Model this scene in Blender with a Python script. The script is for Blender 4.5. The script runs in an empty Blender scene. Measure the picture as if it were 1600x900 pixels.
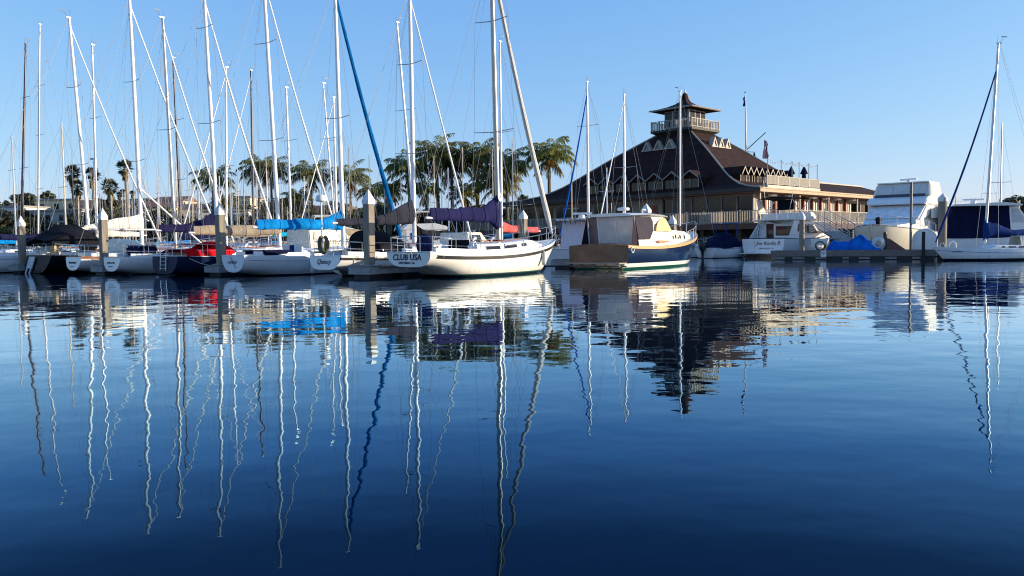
import bpy, bmesh, math, random
from mathutils import Vector, Matrix, Quaternion
random.seed(7)
R = random.Random
PI = math.pi
scene = bpy.context.scene
COL = scene.collection

# ------------------------------------------------------------------ camera
F_PX, H_CAM = 1280.0, 1.4
PITCH = math.atan(70.5 / F_PX)
ROLL = -0.012
cam_rot = Matrix.Rotation(PI / 2 - PITCH, 3, 'X') @ Matrix.Rotation(ROLL, 3, 'Z')
CAM = Vector((0, 0, H_CAM))
cd = bpy.data.cameras.new('camera')
cam = bpy.data.objects.new('camera', cd)
COL.objects.link(cam)
cam.matrix_world = Matrix.Translation(CAM) @ cam_rot.to_4x4()
cd.sensor_width = 36.0
cd.lens = F_PX / 1600 * 36.0
cd.clip_start = 0.05
cd.clip_end = 9000
scene.camera = cam


def ray(px, py):
    return cam_rot @ Vector(((px - 800) / F_PX, -(py - 450) / F_PX, -1))


def W(px, py, Y):
    """world point seen at photo pixel (px, py) at distance Y"""
    d = ray(px, py)
    return CAM + d * (Y / d.y)


def gx(px, Y):
    return W(px, 380, Y).x


# ------------------------------------------------------------------ materials
MATS = {}


def _nt(name):
    m = bpy.data.materials.new(name)
    m.use_nodes = True
    nt = m.node_tree
    return m, nt, nt.nodes['Principled BSDF']


def N(nt, typ, **kw):
    n = nt.nodes.new(typ)
    for k, v in kw.items():
        setattr(n, k, v)
    return n


def setin(n, **kw):
    for k, v in kw.items():
        n.inputs[k.replace('_', ' ')].default_value = v


def objco(nt, scale=(1, 1, 1)):
    tc = N(nt, 'ShaderNodeTexCoord')
    mp = N(nt, 'ShaderNodeMapping')
    mp.inputs['Scale'].default_value = scale
    nt.links.new(tc.outputs['Object'], mp.inputs['Vector'])
    return mp.outputs['Vector']


def rgba(c):
    return (c[0], c[1], c[2], 1)


def mix(nt, fac, a, b):
    n = N(nt, 'ShaderNodeMix', data_type='RGBA')
    for sock, v in ((n.inputs[0], fac), (n.inputs[6], a), (n.inputs[7], b)):
        if hasattr(v, 'is_linked') or hasattr(v, 'links'):
            nt.links.new(v, sock)
        elif isinstance(v, (int, float)):
            sock.default_value = v
        else:
            sock.default_value = rgba(v)
    return n.outputs[2]


def noise(nt, vec, scale, detail=3, rough=0.55):
    n = N(nt, 'ShaderNodeTexNoise')
    nt.links.new(vec, n.inputs['Vector'])
    setin(n, Scale=scale, Detail=detail, Roughness=rough)
    return n.outputs['Fac']


def ramp(nt, fac, a, b):
    n = N(nt, 'ShaderNodeMapRange')
    nt.links.new(fac, n.inputs['Value'])
    n.inputs['From Min'].default_value = a
    n.inputs['From Max'].default_value = b
    return n.outputs['Result']


def bump(nt, bs, h, dist, strength=1.0):
    n = N(nt, 'ShaderNodeBump')
    nt.links.new(h, n.inputs['Height'])
    n.inputs['Distance'].default_value = dist
    n.inputs['Strength'].default_value = strength
    nt.links.new(n.outputs['Normal'], bs.inputs['Normal'])
    return n


def mat(name, col, rough=0.5, metal=0.0, var=0.25, vs=3.0, stretch=(1, 1, 1), bmp=0.0, bs_=20.0, col2=None, spec=None, coat=0.0):
    """plain procedural material: base colour with a noise variation, optional bump"""
    if name in MATS:
        return MATS[name]
    m, nt, b = _nt(name)
    v = objco(nt, stretch)
    f = ramp(nt, noise(nt, v, vs), 0.3, 0.7)
    dark = tuple(c * (1 - var) for c in col) if col2 is None else col2
    nt.links.new(mix(nt, f, dark, col), b.inputs['Base Color'])
    setin(b, Roughness=rough, Metallic=metal)
    if spec is not None:
        b.inputs['Specular IOR Level'].default_value = spec
    if coat:
        b.inputs['Coat Weight'].default_value = coat
    if bmp:
        bump(nt, b, noise(nt, v, bs_, 4), bmp)
    MATS[name] = m
    return m


def hull_mat(name, main, bands, rough=0.18, grime=0.12, spec=.5):
    """gelcoat with painted waterline bands; bands = [(z below which, colour)], lowest first"""
    if name in MATS:
        return MATS[name]
    m, nt, b = _nt(name)
    tc = N(nt, 'ShaderNodeTexCoord')
    sp = N(nt, 'ShaderNodeSeparateXYZ')
    nt.links.new(tc.outputs['Object'], sp.inputs[0])
    mp = N(nt, 'ShaderNodeMapping')
    mp.inputs['Scale'].default_value = (1, 1, 0.25)
    nt.links.new(tc.outputs['Object'], mp.inputs['Vector'])
    g = ramp(nt, noise(nt, mp.outputs['Vector'], 2.5, 4), 0.35, 0.8)
    col = mix(nt, g, main, tuple(c * (1 - grime) for c in main))
    # scum line: a ragged brownish stain just above the water, and faint runs below the deck fittings
    ns = N(nt, 'ShaderNodeTexNoise')
    mp2 = N(nt, 'ShaderNodeMapping')
    mp2.inputs['Scale'].default_value = (3.5, 3.5, .35)
    nt.links.new(tc.outputs['Object'], mp2.inputs['Vector'])
    nt.links.new(mp2.outputs['Vector'], ns.inputs['Vector'])
    setin(ns, Scale=2.0, Detail=4)
    ed = N(nt, 'ShaderNodeMath', operation='MULTIPLY_ADD')
    nt.links.new(ns.outputs['Fac'], ed.inputs[0])
    ed.inputs[1].default_value = -.45
    nt.links.new(sp.outputs['Z'], ed.inputs[2])
    st = N(nt, 'ShaderNodeMapRange')
    nt.links.new(ed.outputs[0], st.inputs['Value'])
    st.inputs['From Min'].default_value = .12
    st.inputs['From Max'].default_value = -.12
    st.inputs['To Max'].default_value = .55
    col = mix(nt, st.outputs['Result'], col, tuple(c * k for c, k in zip(main, (.62, .56, .44))))
    rn = ramp(nt, ns.outputs['Fac'], .6, .78)
    k3 = N(nt, 'ShaderNodeMath', operation='MULTIPLY')
    nt.links.new(rn, k3.inputs[0])
    k3.inputs[1].default_value = .22
    col = mix(nt, k3.outputs[0], col, tuple(c * k for c, k in zip(main, (.7, .64, .55))))
    for z, c in reversed(bands):
        lt = N(nt, 'ShaderNodeMath', operation='LESS_THAN')
        nt.links.new(sp.outputs['Z'], lt.inputs[0])
        lt.inputs[1].default_value = z
        col = mix(nt, lt.outputs[0], col, c)
    nt.links.new(col, b.inputs['Base Color'])
    setin(b, Roughness=rough)
    b.inputs['Specular IOR Level'].default_value = spec
    MATS[name] = m
    return m


def canvas(name, col, var=0.35, fade=None):
    """woven cover cloth with soft wrinkles"""
    if name in MATS:
        return MATS[name]
    m, nt, b = _nt(name)
    v = objco(nt)
    f = ramp(nt, noise(nt, v, 1.7, 4), 0.3, 0.7)
    nt.links.new(mix(nt, f, tuple(c * (1 - var) for c in col), fade or col), b.inputs['Base Color'])
    setin(b, Roughness=0.85)
    b.inputs['Specular IOR Level'].default_value = 0.06
    v2 = objco(nt, (2.6, 1.6, 0.8))
    bump(nt, b, noise(nt, v2, 3.0, 3), 0.035)
    MATS[name] = m
    return m


def leafmat(name, c1, c2, c3=None, vs=0.8, trans=0.25):
    if name in MATS:
        return MATS[name]
    m, nt, b = _nt(name)
    v = objco(nt)
    f = ramp(nt, noise(nt, v, vs, 4, 0.7), 0.3, 0.7)
    oi = N(nt, 'ShaderNodeObjectInfo')
    c = mix(nt, f, c1, c2)
    if c3:
        f2 = ramp(nt, noise(nt, v, vs * 3.1, 2), 0.58, 0.72)
        c = mix(nt, f2, c, c3)
    hsv = N(nt, 'ShaderNodeHueSaturation')
    mr = N(nt, 'ShaderNodeMapRange')
    nt.links.new(oi.outputs['Random'], mr.inputs['Value'])
    mr.inputs['To Min'].default_value = 0.7
    mr.inputs['To Max'].default_value = 1.3
    nt.links.new(mr.outputs['Result'], hsv.inputs['Value'])
    nt.links.new(c, hsv.inputs['Color'])
    nt.links.new(hsv.outputs['Color'], b.inputs['Base Color'])
    setin(b, Roughness=0.55)
    tr = N(nt, 'ShaderNodeBsdfTranslucent')
    nt.links.new(hsv.outputs['Color'], tr.inputs['Color'])
    mx = N(nt, 'ShaderNodeMixShader')
    mx.inputs[0].default_value = trans
    nt.links.new(b.outputs[0], mx.inputs[1])
    nt.links.new(tr.outputs[0], mx.inputs[2])
    nt.links.new(mx.outputs[0], nt.nodes['Material Output'].inputs['Surface'])
    MATS[name] = m
    return m


# ------------------------------------------------------------------ mesh builder
class MB:
    def __init__(s):
        s.v, s.f, s.mi = [], [], []

    def add(s, verts, faces, mi=0):
        o = len(s.v)
        s.v += [tuple(p) for p in verts]
        s.f += [tuple(o + i for i in f) for f in faces]
        s.mi += [mi] * len(faces)
        return s

    def box(s, c, d, rot=None, mi=0):
        c = Vector(c)
        pts = []
        for i in range(8):
            p = Vector(((i & 1) - .5, ((i >> 1) & 1) - .5, ((i >> 2) & 1) - .5))
            p = Vector((p.x * d[0], p.y * d[1], p.z * d[2]))
            if rot is not None:
                p = rot @ p
            pts.append(c + p)
        return s.add(pts, [(0, 2, 3, 1), (4, 5, 7, 6), (0, 1, 5, 4), (2, 6, 7, 3), (0, 4, 6, 2), (1, 3, 7, 5)], mi)

    def bbox(s, a, b, mi=0):
        return s.box([(a[i] + b[i]) / 2 for i in range(3)], [abs(b[i] - a[i]) for i in range(3)], None, mi)

    def tube(s, pts, r, n=6, mi=0, flat=1.0):
        pts = [Vector(p) for p in pts]
        rs = r if isinstance(r, (list, tuple)) else [r] * len(pts)
        rings = []
        up = None
        for i, p in enumerate(pts):
            a = pts[max(i - 1, 0)]
            b = pts[min(i + 1, len(pts) - 1)]
            t = (b - a).normalized()
            if up is None:
                up = Vector((0, 0, 1)) if abs(t.z) < .9 else Vector((1, 0, 0))
            x = t.cross(up).normalized()
            y = x.cross(t).normalized()
            up = y
            rings.append([p + (x * math.cos(2 * PI * k / n) * flat + y * math.sin(2 * PI * k / n)) * rs[i] for k in range(n)])
        return s.loft(rings, True, True, mi)

    def loft(s, rings, closed=True, cap=True, mi=0, capstart=None, capend=None):
        n = len(rings[0])
        v = [p for r in rings for p in r]
        f = []
        for i in range(len(rings) - 1):
            for k in range(n if closed else n - 1):
                k2 = (k + 1) % n
                f.append((i * n + k, i * n + k2, (i + 1) * n + k2, (i + 1) * n + k))
        cs = cap if capstart is None else capstart
        ce = cap if capend is None else capend
        if cs:
            f.append(tuple(range(n)))
        if ce:
            f.append(tuple((len(rings) - 1) * n + k for k in range(n)))
        return s.add(v, f, mi)

    def lathe(s, prof, c=(0, 0, 0), n=16, mi=0):
        rings = [[(c[0] + r * math.cos(2 * PI * k / n), c[1] + r * math.sin(2 * PI * k / n), c[2] + z) for k in range(n)] for r, z in prof]
        return s.loft(rings, True, True, mi)

    def prism(s, poly, fn, a, b, mi=0):
        """poly of 2D points, fn(u, v, w) -> 3D; extruded from w=a to w=b"""
        return s.loft([[fn(u, v, a) for u, v in poly], [fn(u, v, b) for u, v in poly]], True, True, mi)

    def panel(s, q, th, mi=0):
        """thin slab on a quad (4 points in order), thickened outward along its normal"""
        q = [Vector(p) for p in q]
        n = (q[1] - q[0]).cross(q[2] - q[0])
        if n.length < 1e-9:
            n = (q[2] - q[0]).cross(q[3] - q[0])
        n.normalize()
        return s.loft([q, [p + n * th for p in q]], True, True, mi)

    def grid(s, fn, nu, nv, mi=0):
        v = [fn(i / nu, j / nv) for i in range(nu + 1) for j in range(nv + 1)]
        f = [(i * (nv + 1) + j, (i + 1) * (nv + 1) + j, (i + 1) * (nv + 1) + j + 1, i * (nv + 1) + j + 1) for i in range(nu) for j in range(nv)]
        return s.add(v, f, mi)

    def build(s, name, mats, parent=None, smooth=False, angle=40, bevel=0.0, recalc=True):
        me = bpy.data.meshes.new(name)
        me.from_pydata(s.v, [], s.f)
        if not isinstance(mats, (list, tuple)):
            mats = [mats]
        for m in mats:
            me.materials.append(m)
        me.polygons.foreach_set('material_index', s.mi)
        if recalc or bevel:
            bm = bmesh.new()
            bm.from_mesh(me)
            bmesh.ops.remove_doubles(bm, verts=bm.verts, dist=1e-5)
            bmesh.ops.recalc_face_normals(bm, faces=bm.faces)
            if bevel:
                es = [e for e in bm.edges if len(e.link_faces) == 2 and e.calc_face_angle(0) > 0.5]
                bmesh.ops.bevel(bm, geom=es, offset=bevel, segments=2, affect='EDGES', clamp_overlap=True)
            bm.to_mesh(me)
            bm.free()
        if smooth:
            me.polygons.foreach_set('use_smooth', [True] * len(me.polygons))
            me.set_sharp_from_angle(angle=math.radians(angle))
        me.update()
        o = bpy.data.objects.new(name, me)
        COL.objects.link(o)
        if parent is not None:
            o.parent = parent
        return o


def tag(o, label=None, cat=None, group=None, kind=None):
    if label:
        o['label'] = label
    if cat:
        o['category'] = cat
    if group:
        o['group'] = group
    if kind:
        o['kind'] = kind
    return o


def thing(name, label, cat, loc=(0, 0, 0), rz=0, group=None):
    o = bpy.data.objects.new(name, None)
    COL.objects.link(o)
    o.location = loc
    o.rotation_euler = (0, 0, rz)
    o.empty_display_size = 0.5
    return tag(o, label, cat, group)


def dup(root, loc, rz, label=None, group=None, scale=None, kids=None):
    r = root.copy()
    COL.objects.link(r)
    r.location = loc
    r.rotation_euler = (0, 0, rz)
    if scale:
        r.scale = scale
    if label:
        r['label'] = label
    if group:
        r['group'] = group
    for ch in list(root.children):
        c = ch.copy()
        COL.objects.link(c)
        c.parent = r
        for g in ch.children:
            d = g.copy()
            COL.objects.link(d)
            d.parent = c
    return r


def lerp(a, b, t):
    return a + (b - a) * t


def sm(t):
    t = min(1, max(0, t))
    return t * t * (3 - 2 * t)


def text(body, size, M, material, parent, name='lettering', shear=0.0, sx=1.0, extrude=0.004, bold=0.0):
    cu = bpy.data.curves.new(name, 'FONT')
    cu.body = body
    cu.size = size
    cu.shear = shear
    cu.extrude = extrude
    cu.offset = bold
    cu.align_x = 'CENTER'
    cu.align_y = 'CENTER'
    cu.resolution_u = 3
    o = bpy.data.objects.new('tmp', cu)
    COL.objects.link(o)
    bpy.context.view_layer.update()
    dg = bpy.context.evaluated_depsgraph_get()
    me = bpy.data.meshes.new_from_object(o.evaluated_get(dg))
    bpy.data.objects.remove(o)
    me.transform(M @ Matrix.Diagonal((sx, 1, 1, 1)))
    me.materials.clear()
    me.materials.append(material)
    t = bpy.data.objects.new(name, me)
    COL.objects.link(t)
    t.parent = parent
    return t


def frame(o, x, y):
    """matrix with origin o, text direction x, up y"""
    x = Vector(x).normalized()
    y = Vector(y)
    z = x.cross(y).normalized()
    y = z.cross(x)
    M = Matrix((x, y, z)).transposed().to_4x4()
    M.translation = Vector(o)
    return M


# ------------------------------------------------------------------ shared materials
WHITE = mat('white_gelcoat', (.7, .7, .68), .25, var=.08)
WHITE2 = mat('white_paint', (.74, .74, .72), .4, var=.1)
CREAM = mat('cream_canvas', (.68, .62, .5), .8, var=.15)
ALU = mat('mast_aluminium', (.62, .62, .63), .38, metal=.35, var=.12)
MASTW = mat('white_mast_paint', (.8, .8, .79), .3, var=.06)
MASTGOLD = mat('anodised_mast', (.45, .4, .33), .35, metal=.5, var=.15)
MASTGREY = mat('grey_mast', (.42, .42, .43), .4, metal=.4, var=.15)
MASTDARK = mat('dark_mast', (.03, .025, .05), .35, var=.2)
STEEL = mat('stainless_steel', (.7, .7, .7), .22, metal=.8, var=.05)
WIRE = mat('rigging_wire', (.4, .4, .41), .45, metal=.2, var=.05)
WIREDARK = mat('dark_rigging', (.08, .08, .09), .5, var=.1)
ROPE = mat('rope', (.55, .52, .45), .9, var=.2)
TEAK = mat('teak', (.35, .13, .05), .5, var=.4, stretch=(1, 8, 8))
TEAKPALE = mat('varnished_pale_teak', (.6, .36, .13), .35, var=.3, stretch=(1, 8, 8))
GLASS = mat('dark_glass', (.012, .014, .018), .06, var=.3)
GLASS2 = mat('tinted_glass', (.02, .022, .035), .06, var=.3, spec=.25)
VINYL = mat('clear_vinyl', (.55, .52, .52), .15, var=.2)
BLACK = mat('black_rubber', (.012, .012, .014), .5, var=.2)
C_NAVY = canvas('navy_canvas', (.008, .011, .042))
C_PURPLE = canvas('violet_navy_canvas', (.016, .017, .074))
C_NAVY2 = canvas('ink_navy_canvas', (.015, .016, .06))
C_BLUE = canvas('bright_blue_canvas', (.0, .16, .48), fade=(.006, .24, .62))
C_JIBSHADE = canvas('shaded_blue_jib_cloth', (.0, .085, .27), fade=(.003, .14, .4))  # darker copy of the bright blue: the jib's shaded side put into its colour
C_CYAN = canvas('cyan_canvas', (.01, .36, .6))
C_CHAR = canvas('charcoal_canvas', (.03, .033, .05))
C_BLACK = canvas('black_canvas', (.014, .015, .02))
C_TAN = canvas('taupe_canvas', (.3, .25, .19))
C_RED = canvas('red_canvas', (.6, .008, .015))
C_CORAL = canvas('coral_canvas', (.68, .13, .12))
C_WHITE = canvas('white_canvas', (.78, .72, .6), var=.15)
C_BROWN = canvas('brown_canvas', (.21, .135, .09))
C_DKBLUE = canvas('deep_blue_canvas', (.01, .04, .17))
C_ROYAL = canvas('royal_blue_canvas', (.005, .08, .38))
C_YELL = canvas('cream_yellow_canvas', (.68, .52, .28), var=.12)
C_LILAC = canvas('pale_lilac_canvas', (.62, .55, .6), var=.1)
INK = mat('navy_ink', (.01, .012, .05), .4, var=.1)

# ------------------------------------------------------------------ tuning
WAVE = (.013, .0105, .003, .0006)        # height of the four wave trains, in metres
SKY = (1.0, .5, 4.0, .12)
SKYCURVE = ((.82, 1.37), (.6, 1.76), (.28, 3.27))
EXPO = 0.72


ROW1 = 'sailing yachts berthed stern out along the near row'
# ------------------------------------------------------------------ hulls
class Hull:
    def __init__(s, L, B, fs, fm, fb, ws=.6, zt=.35, oh=1.0, tr=0.1, e1=.55, e2=1.0, tm=.45, keel=-.45, bowp=.85, ubow=0):
        s.__dict__.update(locals())

    def zs(s, t):
        return s.fs * (1 - t) * (1 - 2 * t) + s.fm * 4 * t * (1 - t) + s.fb * t * (2 * t - 1)

    def bb(s, t):
        if t < s.tm:
            k = s.ws + (1 - s.ws) * math.sin(PI / 2 * t / s.tm)
        else:
            k = max(0, 1 - ((t - s.tm) / (1 - s.tm)) ** 2.1) ** s.bowp
        return max(.012, s.B / 2 * k)

    def zb(s, t):
        if t < .34:
            return lerp(s.zt, s.keel, sm(t / .34))
        if t < .85:
            return s.keel
        return lerp(s.keel, -.2, (t - .85) / .15)

    def _x(s, t, z):
        d = s.zs(t) - z
        return t * s.L - s.oh * d / s.fb * t ** 5 + s.tr * d * (1 - t) ** 6

    def pt(s, t, a):
        """a from 0 (sheer) to 1 (keel)"""
        th = a * PI / 2
        z = s.zs(t) - (s.zs(t) - s.zb(t)) * math.sin(th) ** s.e2
        e1 = lerp(s.e1, 1.3, sm((t - .55) / .45))
        y = s.bb(t) * max(0, math.cos(th)) ** e1
        if a >= .9999:
            y = 0
        return s._x(t, z), y, z

    def side(s, t, z, off=0.0):
        """point on the starboard side (-y) at height z, pushed out by off"""
        q = min(1, max(0, (s.zs(t) - z) / (s.zs(t) - s.zb(t))))
        th = math.asin(q ** (1 / s.e2))
        e1 = lerp(s.e1, 1.3, sm((t - .55) / .45))
        return Vector((s._x(t, z), -(s.bb(t) * math.cos(th) ** e1 + off), z))

    def sheer(s, t, sd=1, dz=0.0, inset=0.0):
        return Vector((s._x(t, s.zs(t)), sd * max(0, s.bb(t) - inset), s.zs(t) + dz))

    def hull_mb(s, nt=26, na=12):
        mb = MB()
        rings = []
        for i in range(nt + 1):
            t = i / nt
            t = t * .9 + .1 * sm(t) if True else t
            p = [s.pt(t, k / na) for k in range(na + 1)]
            rings.append([(x, y, z) for x, y, z in p] + [(x, -y, z) for x, y, z in reversed(p[:-1])])
        mb.loft(rings, False, False)
        mb.add(rings[0], [tuple(range(len(rings[0])))])
        return mb

    def deck_mb(s, nt=20, camber=.06, dz=-.03):
        mb = MB()

        def fn(u, v):
            t = u * .995
            b = s.bb(t) - .01
            y = (v * 2 - 1)
            return (s._x(t, s.zs(t)) - (.02 if u > .9 else 0) + (.02 if u < .01 else 0), y * b, s.zs(t) + dz + camber * (1 - y * y))
        return mb.grid(fn, nt, 6)

    def stripe(s, t0, t1, ztop, zbot, off=.004, n=24, both=True):
        """painted band following the sheer, ztop/zbot = distance below the sheer"""
        mb = MB()
        for sd in ((1, -1) if both else (1,)):
            def fn(u, v):
                t = lerp(t0, t1, u)
                p = s.side(t, s.zs(t) - lerp(ztop, zbot, v), off)
                return (p.x, sd * p.y, p.z)
            mb.grid(fn, n, 1)
        return mb


def solve_mast(base, hd, px, py):
    """mast top at photo pixel (px,py): lean only along the boat's own axis; returns (height, lean along heading)"""
    r = ray(px, py)
    h = Vector((math.cos(hd), math.sin(hd), 0))
    M = Matrix((Vector((0, 0, 1)), h, -r)).transposed()
    s = M.inverted() @ (CAM - Vector(base))
    return s[0], s[1]


def cover_mb(x0, z0, blen, aft_h, hump_h, hump_len, w=.17, seed=0, droop=0.0, rise=0.0, dip=0.0, grow=.15, power=2.0):
    """furled mainsail under its cover: runs aft (-x) from the mast at x0; z0 = underside height at the mast"""
    rnd = R(seed)
    mb = MB()
    n, m = 30, 14
    rings = []
    ph = [rnd.uniform(0, 6.3) for _ in range(6)]
    for i in range(n + 1):
        u = i / n
        d = u * blen
        h = lerp(aft_h + grow * (1 - u), hump_h, max(0, 1 - d / hump_len) ** power)
        h = h * (1 + .05 * math.sin(7 * u + ph[0]) + .035 * math.sin(17 * u + ph[1]))
        zb = z0 + rise * u * blen - droop * math.sin(PI * u) + .015 * math.sin(21 * u + ph[2]) - dip * max(0, 1 - d / .8)
        ww = w * (1 - .35 * u) * (1 + .15 * math.sin(11 * u + ph[3]))
        if i in (0, n):
            ww *= .45
            h *= .97
        ring = []
        for k in range(m):
            a = 2 * PI * k / m
            c, s_ = math.cos(a), math.sin(a)
            zz = (s_ + 1) / 2
            yy = c * ww * (1.0 - .55 * zz ** 1.5) * (1 + .12 * math.sin(9 * u + 5 * zz + ph[4]))
            ring.append((x0 - d, yy + .03 * math.sin(5 * u + ph[5]), zb + zz * h))
        rings.append(ring)
    mb.loft(rings, True, True)
    mb.rings = rings
    return mb


def cover_ties(cv, parent, m):
    for i in range(3, len(cv.rings) - 1, 5):
        r0 = cv.rings[i]
        c = [sum(p[k] for p in r0) / len(r0) for k in range(3)]
        pts = [tuple(c[k] + (p[k] - c[k]) * 1.04 for k in range(3)) for p in r0]
        MB().tube(pts + [pts[0]], .016, 4).build('cover_tie', m, parent, True)


def rail_mb(pts, posts, r=.014, mids=()):
    mb = MB()
    mb.tube(pts, r, 6)
    for m in mids:
        mb.tube(m, r * .7, 5)
    for a, b in posts:
        mb.tube([a, b], r, 6)
    return mb


def sailboat(name, label, x, y, hd, hull, hullmat, mx, top, mast=MASTW, mr=.085, mz=None, boom=None, jib=None, spreaders=((.5, 1.0),),
             cabin=None, group=None, stripe=None, rails=True, backstay=True, shrouds=True, rail=None, deckm=WHITE, wire=WIRE, cat='sailboat', sprr=.022, mastsink=0):
    """boom = (z, length, material, aft_h, hump_h, hump_len, droop, rise); jib = (material, radius, mast fraction)"""
    root = thing(name, label, cat, (x, y, 0), hd, group)
    H = hull
    h = H.hull_mb().build('hull', hullmat, root, True, 50)
    H.deck_mb().build('deck', deckm, root, True)
    mb = MB()
    for sd in (1, -1):
        mb.tube([H.sheer(i / 20 * .995, sd, .012, .02) for i in range(21)], .022, 6)
    mb.tube([H.sheer(0, 1, .012, .02), H.sheer(0, -1, .012, .02)], .022, 6)
    mb.build('toe_rail', rail or WHITE2, root, True)
    if stripe:
        t0, t1, a, b, sm_ = stripe
        H.stripe(t0, t1, a, b).build('sheer_stripe', sm_, h, True)
    # trunk cabin
    L = H.L
    c0, c1, cw, ch = cabin or (.36, .74, .6, .36)
    mb = MB()
    rings = []
    for i in range(13):
        u = i / 12
        t = lerp(c0, c1, u)
        w = min(H.bb(t) * cw, H.bb(lerp(c0, c1, .35)) * cw)
        zt = H.zs(t) + ch * (1 if u < .75 else lerp(1, .25, ((u - .75) / .25) ** 1.6))
        zb = H.zs(t) - .02
        rings.append([(t * L, -w, zb), (t * L, -w * .96, lerp(zb, zt, .6)), (t * L, -w * .84, zt - .02), (t * L, -w * .4, zt + .04), (t * L, w * .4, zt + .04),
                      (t * L, w * .84, zt - .02), (t * L, w * .96, lerp(zb, zt, .6)), (t * L, w, zb)])
    mb.loft(rings, True, True)
    cab = mb.build('cabin', WHITE, root, True, 30)
    for sd in (-1, 1):
        for u0, u1 in ((.12, .3), (.36, .54), (.62, .7)):
            mbw = MB()
            q = []
            for u, vz in ((u0, .38), (u1, .38), (u1, .72), (u0, .72)):
                t = lerp(c0, c1, u)
                w = min(H.bb(t) * cw, H.bb(lerp(c0, c1, .35)) * cw) * (.985 if vz < .5 else .945)
                q.append((t * L, sd * (w + .004), H.zs(t) + ch * vz))
            if sd < 0:
                mbw.panel(q, .012)
            else:
                mbw.panel(q[::-1], .012)
            mbw.build('window', GLASS, cab)
    # cockpit coamings
    mb = MB()
    for sd in (1, -1):
        mb.loft([[(t * L, sd * H.bb(t) * .62, H.zs(t) - .02), (t * L, sd * H.bb(t) * .74, H.zs(t) - .02), (t * L, sd * H.bb(t) * .72, H.zs(t) + .2), (t * L, sd * H.bb(t) * .64, H.zs(t) + .22)] for t in (.06, .12, .2, .28, c0)], True, True)
    mb.build('coaming', WHITE, root, True, 30)
    # mast
    hv = Vector((math.cos(hd), math.sin(hd), 0))
    base = Vector((x, y, 0)) + hv * mx
    zd = H.zs(mx / L) + (ch if c0 < mx / L < c1 else 0) - mastsink
    if mz:
        HT, lean = mz
    else:
        HT, lean = solve_mast(base, hd, *top)
        lean = max(-2.0, min(2.0, lean))

    def frac(py):   # height fraction of a photo row on this mast
        Ym = base.y
        return (W(800 + F_PX * base.x / Ym, py, Ym).z) / HT
    spreaders = [(frac(f) if f > 1 else f, w) for f, w in spreaders]

    def mp(f):      # point on the mast at height fraction f of the full height
        return Vector((mx + lean * f, 0, HT * f))
    mb = MB()
    f0 = zd / HT
    mb.tube([mp(f0), mp(lerp(f0, 1, .3)), mp(lerp(f0, 1, .7)), mp(1)], [mr, mr, mr * .93, mr * .72], 10)
    mb.box(mp(1) + Vector((-.05, 0, .03)), (.3, .09, .07))
    mo = mb.build('mast', mast, root, True, 50)
    ct = H.sheer(mx / L - .01, 1, 0, .08)
    spt = []
    for fz, hw in spreaders:
        p = mp(fz)
        a = p + Vector((-.12 * hw, hw, .06))
        b = p + Vector((-.12 * hw, -hw, .06))
        MB().tube([a, p, b], [sprr * .8, sprr * 1.15, sprr * .8], 6).build('spreader', wire if mast is not MASTW else MASTGREY, mo, True)
        spt.append((p, hw))
    vb = MB()
    tp = mp(1) + Vector((-.1, 0, .06))
    vb.tube([tp, tp + Vector((-.25, 0, .32))], .008, 4)
    vb.box(tp + Vector((-.25, 0, .34)), (.34, .02, .05))
    vb.tube([tp + Vector((.15, 0, 0)), tp + Vector((.16, .02, .45))], .007, 4)
    vb.build('wind_vane', WIREDARK, mo)
    wr = .0095
    if shrouds:
        for sd in (1, -1):
            q = [mp(.985)] + [p + Vector((-.12 * hw, sd * hw, .06)) for p, hw in sorted(spt, key=lambda e: -e[0].z)] + [Vector((ct.x - .1, sd * ct.y, ct.z))]
            MB().tube(q, wr, 4).build('shroud', wire, root)
            if spt:
                lo = min(spt, key=lambda e: e[0].z)
                MB().tube([lo[0], Vector((ct.x + .35, sd * ct.y, ct.z))], wr, 4).build('shroud', wire, root)
    if backstay:
        MB().tube([mp(.995) + Vector((-.12, 0, 0)), Vector((H.tr * .1 + .06, 0, H.fs + .02))], wr, 4).build('backstay', wire, root)
    bow = H.sheer(.985, 1, .06, 99)
    bow.y = 0
    if jib:
        jm, jr, jf = jib
        tp = mp(jf)
        n = 14
        pts = []
        for i in range(n + 1):
            u = i / n
            p = bow.lerp(tp, .02 + .97 * u)
            p.x -= .25 * math.sin(PI * u) * (.6 if jr > .05 else .1)
            pts.append(p)
        rr = [jr * (.45 if i == 0 else 1) * lerp(1.15, .62, i / n) * (1 + .07 * math.sin(i * 2.3)) for i in range(n + 1)]
        MB().tube(pts, rr, 8).build('furled_jib', jm, root, True)
    else:
        MB().tube([bow, mp(.99)], wr, 4).build('forestay', wire, root)
    if boom:
        bz, bl, bm, ah, hh, hl, droop, rise = boom[:8]
        bkw = boom[8] if len(boom) > 8 else {}
        fx = mp(bz / HT).x
        MB().tube([(fx - .06, 0, bz), (fx - bl - .15, 0, bz + rise * bl)], .055, 8).build('boom', ALU if bm is not C_WHITE else MASTW, root, True)
        if bm is not None:
            cv_mb = cover_mb(fx + .12, bz - .1, bl, ah, hh, hl, .19, seed=int(abs(x) * 100) % 1000, droop=droop, rise=rise, **bkw)
            sc_o = cv_mb.build('sail_cover', bm, root, True, 60)
            if group == ROW1:
                cover_ties(cv_mb, sc_o, bm)
        mb = MB()
        mb.tube([(fx - bl * .7, 0, bz + rise * bl * .7), (.32 * L, 0, H.zs(.3) + .2)], .012, 4)
        mb.tube([(fx - bl - .1, 0, bz + rise * bl), mp(.985) + Vector((-.1, 0, 0))], .007, 4)
        mb.build('mainsheet', ROPE, root)
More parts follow.
